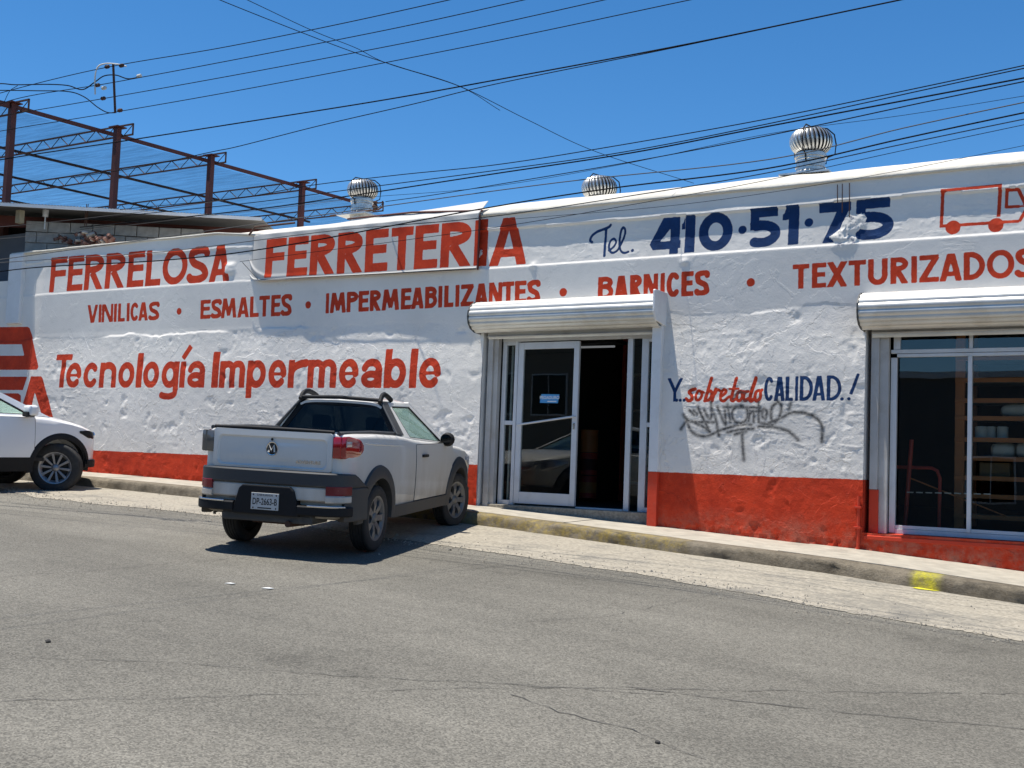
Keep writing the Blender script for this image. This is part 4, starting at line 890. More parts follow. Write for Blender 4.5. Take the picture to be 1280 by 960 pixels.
# sample the lettering at the remapped height
jj = np.clip((ZN - zsb[0]) / (zsb[1] - zsb[0]), 0, len(zsb) - 1.001); j0 = jj.astype(int); fj = jj - j0; ii = np.arange(XB.shape[1])[None].repeat(XB.shape[0], 0)
sdB = bp.ch[0][j0, ii] * (1 - fj) + bp.ch[0][np.minimum(j0 + 1, len(zsb) - 1), ii] * fj
keepb = ((XB[:-1, :-1] >= x0b) & (XB[:-1, 1:] <= x1b))
colb = np.stack([sdB, sdB * 0 - .1, sdB * 0, sdB * 0 + 1], -1).reshape(-1, 4)
M_banner = mural_material('canvas_banner', (.60, .58, .54), .85, .03, .06)
ban = thing('banner', 'cream canvas banner with red painted letters hung over the roof edge above the painted wall', 'banner')
bo = grid_mesh('cloth', np.stack([XB, Yb, ZN], -1).reshape(-1, 3), XB.shape[1], XB.shape[0], keepb, M_banner, ban, {'paint': colb})
md = bo.modifiers.new('solid', 'SOLIDIFY'); md.thickness = .008; md.offset = 0
xa, za = wallpt(600, 262, -.12); xb, zb_ = wallpt(600, 336, -.12)
ob('batten', [((x1b - .004, -.13, zbr - .02), (x1b + .008, -.10, 3.34))], M_maroon, ban)
mb = MB(); mb.tube([(x1b + .01, -.07, 3.4), (x1b - 1.2, -.02, 3.49), (x1b - 2.4, .02, 3.50)], .014, 6); mb.build('top_pole', M_maroon, ban, smooth=40)
mb = MB(); mb.tube([(x0b + .9, .0, 3.52), (x0b + .15, -.06, 3.50), (x0b + .06, -.09, 3.38)], .016, 6); mb.build('hanger', M_rust, ban, smooth=40)
mb = MB(); mb.tube([(x0b, BY - .02, zbl + .30), (x0b + .35, BY - .02, zbl + .01), (x1b, BY - .03, zbr - .012)], .005, 5); mb.build('cord', M_cable, ban)

# ------------------------------------------------------------------ turbine ventilators
def turbine(loc, lab, s=1.0, n=30, squat=1.0):
    v = thing('turbine_ventilator', lab, 'roof ventilator', loc, 'turbine ventilators on the roof')
    Rg = .255 * s; H = .35 * s * squat; z0 = .185 * s
    mb = MB(); mb.lathe([(.19 * s, -.15), (.19 * s, .0), (.17 * s, .02), (.17 * s, z0), (.19 * s, z0), (.19 * s, z0 + .03), (0, z0 + .03)], n=28); mb.build('neck', M_vent, v, smooth=35)
    for zz in (.06, .15): mb = MB(); mb.lathe([(.171 * s, zz * s - .006), (.18 * s, zz * s), (.171 * s, zz * s + .006)], n=28); mb.build('seam_ring', M_vent, v, smooth=60)
    mb = MB(); mb.box((-.30 * s, -.28 * s, -.06), (.30 * s, .28 * s, -.04)); mb.build('flashing', M_vent, v)
    mb = MB(); mb.lathe([(0, z0 + H + .015), (.06 * s, z0 + H + .012), (.10 * s, z0 + H - .005), (.10 * s, z0 + H - .015), (0, z0 + H - .012)], n=20); mb.build('cap', M_vent, v, smooth=40)
    mb = MB(); mb.lathe([(Rg * .62, z0 + .03), (Rg * .70, z0 + .035), (Rg * .70, z0 + .05)], n=24); mb.build('base_ring', M_vent, v)
    mb = MB(); K = 10
    for k in range(n):
        a = 2 * math.pi * k / n; vs = []
        for i in range(K + 1):
            ph = math.pi * (.10 + .80 * i / K); rr = Rg * (math.sin(ph) ** .75); zz = z0 + .03 + H * (.5 - .5 * math.cos(ph)) * .98; wd = 2 * math.pi / n * .86; tw = .12 * math.cos(ph)
            for (da, dr) in ((0, 1.0), (wd * .5, 1.0), (wd, .86)):
                vs.append((rr * dr * math.cos(a + da + tw), rr * dr * math.sin(a + da + tw), zz))
        fs = []
        for i in range(K):
            for c in range(2): b = i * 3 + c; fs.append((b, b + 1, b + 4, b + 3))
        m1 = MB(); m1.add(vs, fs)
        if k == 0: vane = m1.build('vane', M_vent, v, smooth=60, fix=False); me0 = vane.data
        else:
            o = bpy.data.objects.new('vane', me0); COL.objects.link(o); o.parent = v; o.rotation_euler = (0, 0, a)
    mb = MB(); mb.lathe([(0, z0 + .04), (Rg * .6, z0 + .05), (Rg * .80, z0 + H * .3), (Rg * .82, z0 + H * .55), (Rg * .6, z0 + H * .85), (0, z0 + H * .9)], n=16); mb.build('shade_core', M_void, v)  # dark filler, puts shade into the gaps between the vanes
    for k in range(3):
        a = 2 * math.pi * k / 3 + .5; pts = [(.18 * s, .12 * s), (.20 * s, .2 * s), (Rg * 1.12, z0 + H * .15), (Rg * 1.17, z0 + H * .5), (Rg * 1.08, z0 + H * .85), (Rg * .75, z0 + H * 1.05), (0, z0 + H + .035)]
        mb = MB(); mb.tube([(r * math.cos(a), r * math.sin(a), z) for r, z in pts], .009, 5); mb.build('bracket', M_black, v, smooth=50)
    return v
def at_y(px, py, y):
    r = ray(px, py); t = (y - CAM_Y) / r[1]; return Vector((r[0] * t, y, r[2] * t))
p = at_y(1013, 217, .62); turbine((p.x, p.y, p.z), 'round turbine ventilator on the roof above the painted phone number, largest in view')
p = at_y(748, 269, 1.5); turbine((p.x, p.y, p.z), 'low half hidden turbine ventilator peeking over the middle of the roof edge', 1.0)
p = at_y(452, 267, .9); turbine((p.x, p.y, p.z), 'turbine ventilator on the roof above the cream banner, beside the netted frame', .95)
pb = at_y(470, 262, .7); bkt = thing('cable_bracket', 'dark steel bracket and insulator bolted beside the left turbine ventilator', 'bracket', pb)
mb = MB(); mb.tube([(-.9, 0, -.02), (.05, 0, .0), (.12, 0, .03), (.12, 0, .12)], .014, 6); mb.build('arm', M_rust, bkt); mb = MB(); mb.lathe([(0, 0), (.03, 0), (.045, .05), (.025, .09), (.04, .12), (0, .14)], c=(-.02, 0, 0), n=10); mb.build('insulator', M_rust, bkt)

# ------------------------------------------------------------------ neighbour on the left: netted frame, tin roof, block wall, rubble
def at_z(px, py, z):
    r = ray(px, py); t = z / r[2]; return Vector((r[0] * t, CAM_Y + r[1] * t, z))
HZ = 6.6
frm = thing('netted_frame', 'maroon steel frame with lattice trusses and fine netting above the neighbouring roof', 'steel frame')
tops = [at_z(x, y, HZ) for x, y in ((16, 133), (147, 163), (264, 198), (378, 231), (438, 251))]
def beam(a, b, w, h, m, parent, name):
    a = Vector(a); b = Vector(b); d = (b - a).normalized(); s = d.cross(Vector((0, 0, 1)))
    s = Vector((1, 0, 0)) if s.length < .1 else s.normalized(); u = s.cross(d)
    mb = MB(); vs = []
    for p in (a, b):
        for i, j in ((-1, -1), (1, -1), (1, 1), (-1, 1)): vs.append(p + s * i * w / 2 + u * j * h / 2)
    mb.add(vs, [(0, 1, 2, 3), (7, 6, 5, 4), (0, 4, 5, 1), (1, 5, 6, 2), (2, 6, 7, 3), (3, 7, 4, 0)]); return mb.build(name, m, parent)
for i, p in enumerate(tops[:4]):
    beam((p.x, p.y, 2.6), (p.x, p.y, HZ + .05), .115, .115, M_maroon, frm, 'post')
    mb = MB(); mb.box((p.x - .14, p.y - .12, HZ + .05), (p.x + .14, p.y + .12, HZ + .07)); mb.build('cap_plate', M_maroon, frm)
beam(tops[0], tops[4], .05, .075, M_maroon, frm, 'edge_rail')
e0 = tops[0] + (tops[0] - tops[1]) * 1.5; beam(e0, tops[0] + Vector((0, -.08, 0)), .07, .10, M_maroon, frm, 'edge_rail')
for k, off in enumerate((2.7, 5.2, 7.9, 10.8)):
    beam(e0 + Vector((-off, 0, -.03)), tops[4] + Vector((-off, 1.5, -.03)), .05, .05, M_rust, frm, 'purlin')
beam(tops[0] + Vector((-.8, .3, -1.9)), tops[4] + Vector((-1, 0, -1.7)), .08, .12, M_maroon, frm, 'purlin')
for i, p in enumerate(tops[:4] + [tops[4] + Vector((.0, .8, 0))]):
    x0, x1 = p.x + .36, p.x - 12.5; y = p.y + .10; zt_, zb_ = HZ + .12, HZ - .10
    mb = MB()
    for z in (zt_, zb_): mb.box((x1, y - .015, z - .015), (x0, y + .015, z + .015))
    n = 44; st = (x0 - x1) / n
    mb.box((x0 - .02, y - .015, zb_), (x0 + .0, y + .015, zt_))
    for k in range(n):
        a = (x0 - st * k, y, zb_ if k % 2 else zt_); b = (x0 - st * (k + 1), y, zt_ if k % 2 else zb_); mb.tube([a, b], .011, 4, False)
    mb.build('truss', M_rust, frm, fix=False)
def net_material():
    m, t, p, N, L = nodes('shade_net'); N.remove(p)
    tr = N.new('ShaderNodeBsdfTransparent'); di = N.new('ShaderNodeBsdfDiffuse'); di.inputs[0].default_value = (.025, .03, .04, 1)
    tc = N.new('ShaderNodeTexCoord'); no = N.new('ShaderNodeTexNoise'); no.inputs['Scale'].default_value = 2.2; no.inputs['Detail'].default_value = 9; no.inputs['Roughness'].default_value = .8; mp = N.new('ShaderNodeMapping'); mp.inputs['Scale'].default_value = (.35, 5, 1)
    L.new(tc.outputs['Object'], mp.inputs[0]); L.new(mp.outputs[0], no.inputs[0])
    r = N.new('ShaderNodeMapRange'); r.inputs[1].default_value = .42; r.inputs[2].default_value = .60; r.inputs[3].default_value = .16; r.inputs[4].default_value = .42; L.new(no.outputs[0], r.inputs[0])
    mx = N.new('ShaderNodeMixShader'); L.new(r.outputs[0], mx.inputs[0]); L.new(tr.outputs[0], mx.inputs[1]); L.new(di.outputs[0], mx.inputs[2]); L.new(mx.outputs[0], N['Material Output'].inputs[0]); return m
M_net = net_material()
nxs = np.linspace(0, -12.4, 60); nys = np.linspace(e0.y, tops[4].y + 2, 50); XX2, YY2 = np.meshgrid(nxs, nys)
xe_ = np.interp(YY2, [tops[0].y, tops[4].y], [tops[0].x, tops[4].x]); ZZ2 = HZ - .03 - .02 * np.abs(np.sin(YY2 * 1.3)) - .03 * fbm(XX2 + 20, YY2 + 20, 3, 120)
grid_mesh('netting', np.stack([XX2 + xe_, YY2, ZZ2], -1).reshape(-1, 3), 60, 50, np.ones((49, 59), bool), M_net, frm)

nb = thing('neighbouring_house', 'grey block house with a tin roof behind the left end of the white wall', 'building')
EA = at_z(-260, 243, 4.35); EB = at_z(330, 277, 4.28); dv = (EB - EA).normalized(); bv = Vector((-dv.y, dv.x, 0)).normalized()
if bv.y < 0: bv = -bv
# tin roof with ribs
nr = 150; Lr = (EB - EA).length; mb = MB(); vs = []
for i in range(nr * 4 + 1):
    s = Lr * i / (nr * 4); w_ = .018 * math.sin(i * math.pi / 2)
    for (bk, dz) in ((-.25, 0), (1.5, .12), (5.5, .4)):
        q = EA + dv * s + bv * bk; vs.append((q.x, q.y, q.z + dz + w_))
fs = []
for i in range(nr * 4):
    for k in range(2): a = i * 3 + k; fs.append((a, a + 1, a + 4, a + 3))
mb.add(vs, fs); tr_ = mb.build('tin_roof', M_corr, nb, fix=False); md = tr_.modifiers.new('solid', 'SOLIDIFY'); md.thickness = .018
beam(EA - bv * .27 + Vector((0, 0, -.02)), EB - bv * .27 + Vector((0, 0, -.01)), .02, .055, M_whitep, nb, 'sunlit_edge')  # white strip stands in for sunlight on the ends of the roof sheets
beam(EA + bv * .62 + Vector((0, 0, -.16)), EB + bv * .62 + Vector((0, 0, -.13)), .08, .20, M_maroon, nb, 'beam')
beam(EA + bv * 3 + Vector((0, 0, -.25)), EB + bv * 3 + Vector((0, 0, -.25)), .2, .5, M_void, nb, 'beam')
mb = MB(); a = EA + bv * 1.6; b = EB + bv * 1.6; mb.add([(a.x, a.y, 2), (b.x, b.y, 2), (b.x, b.y, 4.3), (a.x, a.y, 4.3), (a.x + bv.x * .2, a.y + bv.y * .2, 2), (b.x + bv.x * .2, b.y + bv.y * .2, 2), (b.x + bv.x * .2, b.y + bv.y * .2, 4.3), (a.x + bv.x * .2, a.y + bv.y * .2, 4.3)], [(0, 1, 2, 3), (4, 7, 6, 5), (0, 4, 5, 1), (3, 2, 6, 7), (0, 3, 7, 4), (1, 5, 6, 2)]); mb.build('shade_backing', M_void, nb)  # black sheet added as the shade in the gap under the tin roof
# cinder blocks laid one by one
def on_line(px, py, off):
    """point of the vertical plane parallel to the eave, `off` behind it"""
    r = Vector(ray(px, py)); c = Vector((0, CAM_Y, 0)); n = bv; t = ((EA + bv * off) - c).dot(n) / r.dot(n); return c + r * t
s0 = (on_line(31, 300, .30) - EA).dot(dv); s1 = (on_line(262, 300, .30) - EA).dot(dv)
bme = None; ang = math.atan2(dv.y, dv.x)
_q = [on_line(x, y, .30) for x, y in ((31, 264), (60, 268), (112, 278), (116, 267), (163, 271), (164, 284), (243, 279), (262, 296))]
_qs = [(v - EA).dot(dv) for v in _q]; _qz = [v.z for v in _q]
ztop_px = lambda s: np.interp(s, _qs, _qz)
row = 0; z = 2.75
while z < 4.0:
    s = s0 + (-.2 if row % 2 else 0)
    while s < s1:
        if z + .08 < ztop_px(s + .2):
            a_, b_ = max(s, s0), min(s + .395, s1)
            if b_ - a_ > .1:
                if bme is None:
                    mb = MB(); mb.box((0, 0, 0), (.385, .15, .188)); o = mb.build('cinder_block', M_block, nb, bevel=.006); bme = o.data
                else: o = bpy.data.objects.new('cinder_block', bme); COL.objects.link(o); o.parent = nb
                p = EA + dv * a_ + bv * (.30 + random.uniform(-.006, .006)); o.location = (p.x, p.y, z + random.uniform(-.003, .003)); o.rotation_euler = (0, random.uniform(-.006, .006), ang); o.scale = ((b_ - a_) / .395, 1, 1)
        s += .4
    z += .2; row += 1
p = EA + dv * (s0 + .01) + bv * .335; q = EA + dv * (s1 - .02) + bv * .335
mb = MB(); mb.add([(p.x, p.y, 2.5), (q.x, q.y, 2.5), (q.x, q.y, 3.3), (p.x, p.y, 3.9), (p.x + bv.x * .1, p.y + bv.y * .1, 2.5), (q.x + bv.x * .1, q.y + bv.y * .1, 2.5), (q.x + bv.x * .1, q.y + bv.y * .1, 3.3), (p.x + bv.x * .1, p.y + bv.y * .1, 3.9)], [(0, 1, 2, 3), (4, 7, 6, 5), (0, 4, 5, 1), (3, 2, 6, 7), (0, 3, 7, 4), (1, 5, 6, 2)]); mb.build('mortar', M_block, nb)
ob('slate_wall', [((-27, .45, -1), (-18.72, .7, 3.98))], M_darkwall, nb, 0)
ob('ledge', [((-27, .30, 2.96), (-18.72, .448, 3.03))], M_rust, nb, 0)
p = on_line(25, 270, .1); mb = MB(); mb.box((p.x - .06, p.y - .05, p.z - .13), (p.x + .06, p.y + .05, p.z + .10)); o = mb.build('wooden_stub', mat('weathered_wood', (.32, .28, .20), .9, 0, .2, 8), nb)
p = on_line(57, 266, .15); mb = MB(); mb.tube([(p.x, p.y, p.z - .30), (p.x, p.y, p.z - .05)], .012, 6); mb.lathe([(0, -.07), (.05, -.07), (.055, .05), (.04, .08), (0, .08)], c=p, n=12); mb.build('vent_cap', M_alu, nb, smooth=40)
for px, py in ((107, 262), (109, 262)):
    p = on_line(px, py, .05); mb = MB(); mb.tube([p + Vector((0, 0, -.3)), p + Vector((.02, 0, .1))], .008, 5); mb.build('rod', M_rust, nb)
rub = thing('brick_rubble', 'heap of broken red bricks and mortar lying on the roof behind the white parapet', 'rubble')
for k in range(90):
    px = random.uniform(56, 88) if k < 34 else random.uniform(97, 142); hh = (309 - (px - 56) * .06)
    py = hh - random.uniform(0, 10 if k < 34 else 17) * (1 if px < 125 else .5)
    p = at_y(px, py, random.uniform(.5, .85)); s = random.uniform(.035, .08); mb = MB(); mb.box((-s, -s * .5, -s * .35), (s, s * .5, s * .35), Euler((random.uniform(-.6, .6), random.uniform(-.6, .6), random.uniform(0, 3))).to_matrix())
    mb.build('brick', M_brick if random.random() < .8 else M_block, rub, loc=p, bevel=.006)
ob('bedding', [((-18.0, .55, 3.3), (-15.6, .9, 3.50))], M_block, rub, 0)

# ------------------------------------------------------------------ overhead cables
def cat(P, n=10):
    out = []; Q = [P[0] * 2 - P[1]] + P + [P[-1] * 2 - P[-2]]
    for i in range(1, len(Q) - 2):
        p0, p1, p2, p3 = Q[i - 1:i + 3]
        for k in range(n):
            t = k / n; out.append(.5 * ((2 * p1) + (p2 - p0) * t + (2 * p0 - 5 * p1 + 4 * p2 - p3) * t * t + (3 * p1 - p0 - 3 * p2 + p3) * t ** 3))
    return out + [P[-1]]
def cable(pts, d0, d1, r, lab, m=M_cable, group=None, name='overhead_cable'):
    x0, x1 = pts[0][0], pts[-1][0]; P = []
    for x, y in pts:
        f = (x - x0) / (x1 - x0); inv = (1 / d0) * (1 - f) + (1 / d1) * f; P.append(deep(x, y, 1 / inv))
    Q = cat(P); out_ = lambda q: q[0] < -20 or q[0] > 1290 or q[1] < 0
    if out_(pts[-1]): Q = Q + [Q[-1] + (Q[-1] - Q[-2]).normalized() * 14]
    if out_(pts[0]): Q = [Q[0] + (Q[0] - Q[1]).normalized() * 14] + Q
    mb = MB(); mb.tube(Q, r * .66, 5); o = mb.build(name, m, smooth=60); tag(o, lab, 'cable', group); return o
DL, DR = 15, 11
cable([(-60, 133), (45, 104.5), (142, 82.5), (275, 60), (420, 31), (570, -2), (640, -18)], DL, DR, .0075, 'thin dark cable crossing the upper left sky, uppermost of the four reaching the spacer rod')
cable([(-60, 158), (15, 125), (142, 103), (320, 69.5), (500, 34), (650, 1), (760, -24)], DL, DR, .0075, 'thin dark cable in the upper left sky, second from the top at the spacer rod')
cable([(-60, 152), (0, 145), (142, 121), (320, 89), (540, 47), (755, 0), (860, -24)], DL, DR, .0075, 'thin dark cable in the upper left sky, third from the top at the spacer rod')
cable([(-60, 178), (0, 164), (142, 140.5), (320, 109), (600, 55), (862, 0), (960, -20)], DL, DR, .0075, 'thin dark cable in the upper left sky, lowest of the four at the spacer rod')
cable([(-40, 208), (17, 197), (150, 177), (320, 150.5), (480, 125), (620, 100), (860, 55), (1125, 0), (1220, -20)], 14.5, 10.5, .0115, 'thick black cable rising from the netted frame across the middle sky')
cable([(90, 222), (180, 208), (264, 190), (300, 182.5), (400, 157), (517, 130), (620, 105), (860, 56), (1120, 1), (1220, -21)], 14.5, 10.6, .008, 'thinner cable that joins the thick black cable in the middle of the sky')
cable([(180, -42), (270, -2), (425, 59), (500, 84), (575, 108), (660, 150), (746, 190), (867, 229)], 9, 14.5, .0055, 'dark drop cable falling from the top edge across the sky to the roof parapet')
cable([(200, -50), (305, -2), (390, 38), (445, 60), (485, 79.5), (575, 108.3), (625, 138)], 9, 12.5, .0048, 'thin twin of the drop cable merging with it in the middle of the sky')
GW = [([(150, 262), (300, 247), (387, 232), (500, 218.5), (620, 206), (760, 184), (960, 148.5), (1195, 100), (1400, 56)], 14, 8, .007, 'topmost cable of the bundle passing behind the left and right ventilators', M_cable),
      ([(100, 275), (300, 255), (430, 238), (620, 213), (780, 190), (960, 154.8), (1212, 100), (1400, 60)], 14, 8, .007, 'second cable from the top of the bundle at the right edge of the sky', M_cable),
      ([(100, 284), (300, 264), (450, 243), (620, 217), (790, 191), (960, 158), (1267, 100), (1400, 74)], 14, 8, .010, 'thicker twisted cable in the middle of the upper bundle on the right', M_cable),
      ([(482, 252), (540, 244), (620, 231), (780, 204), (960, 169.5), (1150, 129), (1280, 102), (1400, 78)], 16.3, 8, .008, 'cable starting at the bracket beside the left ventilator and rising to the right edge', M_cable),
      ([(100, 287), (400, 252), (600, 235), (780, 205), (960, 167.5), (1130, 144), (1280, 120), (1400, 100)], 14, 8.5, .0035, 'hair thin cable just beneath the upper bundle at right', M_cable),
      ([(-40, 330), (200, 297), (450, 262), (700, 228), (960, 199.5), (1130, 160), (1280, 128), (1400, 103)], 14, 8.5, .0075, 'pale grey cable crossing the right ventilator highest', M_cableg),
      ([(-40, 345), (50, 334), (210, 325), (350, 308), (597, 262), (760, 236), (960, 210.5), (1130, 173), (1280, 141), (1400, 117)], 13.5, 8.5, .010, 'thick black cable running in front of the banner and the right ventilator', M_cable),
      ([(-40, 331), (50, 325), (210, 314), (420, 288), (600, 272.5), (800, 243), (960, 216), (1130, 180), (1280, 149), (1400, 125)], 13.5, 8.5, .007, 'grey cable just below the thick cable crossing the banner letters', M_cableg),
      ([(300, 327), (515, 299), (660, 278), (840, 247), (960, 225), (1120, 190), (1280, 156), (1400, 131)], 13, 8.5, .0045, 'thin cable lying low over the coping and below the right ventilator', M_cable),
      ([(640, 274), (820, 259), (960, 241), (1120, 214), (1280, 182), (1400, 158)], 11.5, 9, .0035, 'hair thin cable drooping over the white coping above the phone number', M_cable),
      ([(-40, 287), (60, 278), (200, 262), (280, 250)], 15, 14, .0045, 'pale thin cable in front of the cinder blocks, upper', M_cableg),
      ([(-40, 302), (60, 293), (200, 277), (330, 262), (430, 250)], 15, 13.5, .0045, 'pale thin cable in front of the cinder blocks, lower', M_cableg)]
for pts, d0, d1, r, lab, m in GW: cable(pts, d0, d1, r, lab, m)
cable([(-40, 106), (0, 104.6), (20, 106), (60, 105.5), (85, 107), (103, 112), (118, 103), (130, 95), (145, 94), (160, 98.5), (176, 96)], 14.5, 13.7, .011, 'black service cable looping up to the spacer rod from the left edge')
cable([(-40, 114), (0, 113), (45, 113.5), (85, 114.5), (105, 121), (122, 134), (134, 140.5), (144, 141)], 14.5, 13.7, .010, 'black service cable sagging down to the foot of the spacer rod')
cable([(5, 128), (12, 114), (22, 107)], 14.4, 14.3, .006, 'short bent jumper wire hanging at the left edge above the frame post')
spr = thing('cable_spacer', 'slim upright spacer rod holding four overhead cables at upper left', 'cable spacer')
a = deep(141.5, 80, 13.7); b = deep(144, 141, 13.7); mb = MB(); mb.tube([a, b], .015, 6); mb.build('rod', M_rust, spr)
for (x, y) in ((134, 83.5), (152, 82), (122, 106.5), (130, 110), (174, 95), (129, 123), (150, 138)):
    p = deep(x, y, 13.65); mb = MB(); mb.lathe([(0, -.05), (.018, -.03), (.024, -.014), (.018, 0), (.024, .014), (.018, .03), (0, .035)], 'x', p, 8); mb.build('insulator', M_sack if x in (174, 130) else M_rust, spr)
mb = MB(); mb.tube(cat([deep(x, y, 13.65) for x, y in ((119, 118), (119, 95), (123, 83), (133, 79.5), (148, 80.5), (158, 83))], 5), .009, 5); mb.build('jumper', M_sack, spr)

# ------------------------------------------------------------------ cars
def dusty_paint(name, col, dust, z0, z1, coat, metal, rough=.32):
    m, t, p, N, L = nodes(name); tc = N.new('ShaderNodeTexCoord')
    s = N.new('ShaderNodeSeparateXYZ'); L.new(tc.outputs['Object'], s.inputs[0])
    no = N.new('ShaderNodeTexNoise'); no.inputs['Scale'].default_value = 3.5; no.inputs['Detail'].default_value = 8; no.inputs['Roughness'].default_value = .65; mp = N.new('ShaderNodeMapping'); mp.inputs['Scale'].default_value = (1, 1, .35)
    L.new(tc.outputs['Object'], mp.inputs[0]); L.new(mp.outputs[0], no.inputs[0])
    a = N.new('ShaderNodeMapRange'); a.inputs[1].default_value = z1; a.inputs[2].default_value = z0; a.inputs[3].default_value = 0; a.inputs[4].default_value = 1.0; L.new(s.outputs[2], a.inputs[0])
    b = N.new('ShaderNodeMapRange'); b.inputs[1].default_value = .3; b.inputs[2].default_value = .7; b.inputs[3].default_value = .45; b.inputs[4].default_value = 1.1; L.new(no.outputs[0], b.inputs[0])
    mu = N.new('ShaderNodeMath'); mu.operation = 'MULTIPLY'; L.new(a.outputs[0], mu.inputs[0]); L.new(b.outputs[0], mu.inputs[1])
    mx = N.new('ShaderNodeMix'); mx.data_type = 'RGBA'; L.new(mu.outputs[0], mx.inputs[0]); mx.inputs[6].default_value = (*col, 1); mx.inputs[7].default_value = (*dust, 1)
    L.new(mx.outputs[2], p.inputs['Base Color']); p.inputs['Metallic'].default_value = metal
    r = N.new('ShaderNodeMath'); r.operation = 'MULTIPLY_ADD'; L.new(mu.outputs[0], r.inputs[0]); r.inputs[1].default_value = .5; r.inputs[2].default_value = rough; L.new(r.outputs[0], p.inputs['Roughness'])
    c = N.new('ShaderNodeMath'); c.operation = 'MULTIPLY_ADD'; L.new(mu.outputs[0], c.inputs[0]); c.inputs[1].default_value = -coat; c.inputs[2].default_value = coat; L.new(c.outputs[0], p.inputs['Coat Weight']); p.inputs['Coat Roughness'].default_value = .05
    return m
M_tbody = dusty_paint('pickup_paint', (.74, .725, .68), (.30, .25, .185), .34, 1.02, .7, .0)
M_tclad = dusty_paint('pickup_trim', (.040, .043, .046), (.13, .11, .085), .2, .7, .0, 0, .6)
class Body:
    def __init__(s, st, zbend=.74, curv=.055):
        s.st = np.array(st, float); s.zb = zbend; s.cv = curv
    def at(s, y): return [np.interp(y, s.st[:, 0], s.st[:, i]) for i in range(1, 6)]
    def side(s, y, z):
        w, zb, zt, wt, cr = s.at(y); return w * (1 - s.cv * ((z - s.zb) / .42) ** 2)
    def ring(s, y):
        w, zb, zt, wt, cr = s.at(y); f = lambda z: w * (1 - s.cv * ((z - s.zb) / .42) ** 2)
        h = [(0, zb), (w * .5, zb), (f(zb) * .90, zb), (f(zb + .02) * .975, zb + .015)]
        for k in range(9): z = zb + .05 + (zt - .05 - zb - .05) * k / 8; h.append((f(z), z))
        e = f(zt - .05); h += [(e - (e - wt) * .12, zt - .028), (e - (e - wt) * .42, zt - .009), (wt, zt), (wt * .6, zt + cr * .7), (wt * .3, zt + cr * .93), (0, zt + cr)]
        return h + [(-x, z) for x, z in h[-2:0:-1]]
    def mesh(s, ys):
        mb = MB(); rs = [[(x, y, z) for x, z in s.ring(y)] for y in ys]; n = len(rs[0]); vs = [p for r_ in rs for p in r_]; fs = []
        for i in range(len(ys) - 1):
            for k in range(n): fs.append((i * n + k, i * n + (k + 1) % n, (i + 1) * n + (k + 1) % n, (i + 1) * n + k))
        fs += [tuple(range(n))[::-1], tuple((len(ys) - 1) * n + k for k in range(n))]
        return mb.add(vs, fs)
def booled(o, cutters):
    for c in cutters:
        m = o.modifiers.new('b', 'BOOLEAN'); m.object = c; m.operation = 'DIFFERENCE'; m.solver = 'EXACT'
    dg = bpy.context.evaluated_depsgraph_get(); me = bpy.data.meshes.new_from_object(o.evaluated_get(dg)); o.modifiers.clear(); o.data = me; me.name = o.name
    for c in cutters: bpy.data.objects.remove(c)
    me.shade_smooth(); me.set_sharp_from_angle(angle=R(32))
def patch(B, name, m, parent, edge_lo, edge_hi, z0, z1, side=1, off=.005, n=14, k=10, th=.012):
    """panel lying on the body side; edges are y as a function of z"""
    mb = MB(); vs = []
    for j in range(k + 1):
        z = z0 + (z1 - z0) * j / k; a, b = edge_lo(z), edge_hi(z)
        for i in range(n + 1):
            y = a + (b - a) * i / n; vs.append((side * (B.side(y, z) + off), y, z))
    m0 = len(vs); vs += [(v[0] - side * th, v[1], v[2]) for v in vs]; W = n + 1; fs = []
    for j in range(k):
        for i in range(n): a = j * W + i; fs.append((a, a + 1, a + W + 1, a + W)); fs.append((m0 + a, m0 + a + W, m0 + a + W + 1, m0 + a + 1))
    rim = [i for i in range(W)] + [j * W + n for j in range(1, k + 1)] + [k * W + i for i in range(n - 1, -1, -1)] + [j * W for j in range(k - 1, 0, -1)]
    for i in range(len(rim)): a, b = rim[i], rim[(i + 1) % len(rim)]; fs.append((a, b, m0 + b, m0 + a))
    mb.add(vs, fs); return mb.build(name, m, parent, smooth=35)
def flare(B, parent, cy, cz, r0, r1, m, side=1, a0=-20, a1=200, off=.035, name='wheel_arch_trim', sq=1.0):
    mb = MB(); vs = []; n = 30
    for i in range(n + 1):
        t = R(a0 + (a1 - a0) * i / n); c, s_ = math.cos(t), math.sin(t)
        for (rr, o_) in ((r0, -.10), (r0, off * .9), (r0 + .012, off), ((r0 + r1) / 2, off * .95), (r1 - .012, off * .62), (r1, .0), (r1, -.02)):
            y, z = cy + rr * c, cz + rr * s_ * sq; x = B.side(cy + (r0 + .03) * c, max(z, .34)) + o_; vs.append((side * x, y, z))
    fs = []
    for i in range(n):
        for k in range(6): a = i * 7 + k; fs.append((a, a + 1, a + 8, a + 7))
    mb.add(vs, fs); return mb.build(name, m, parent, smooth=40)
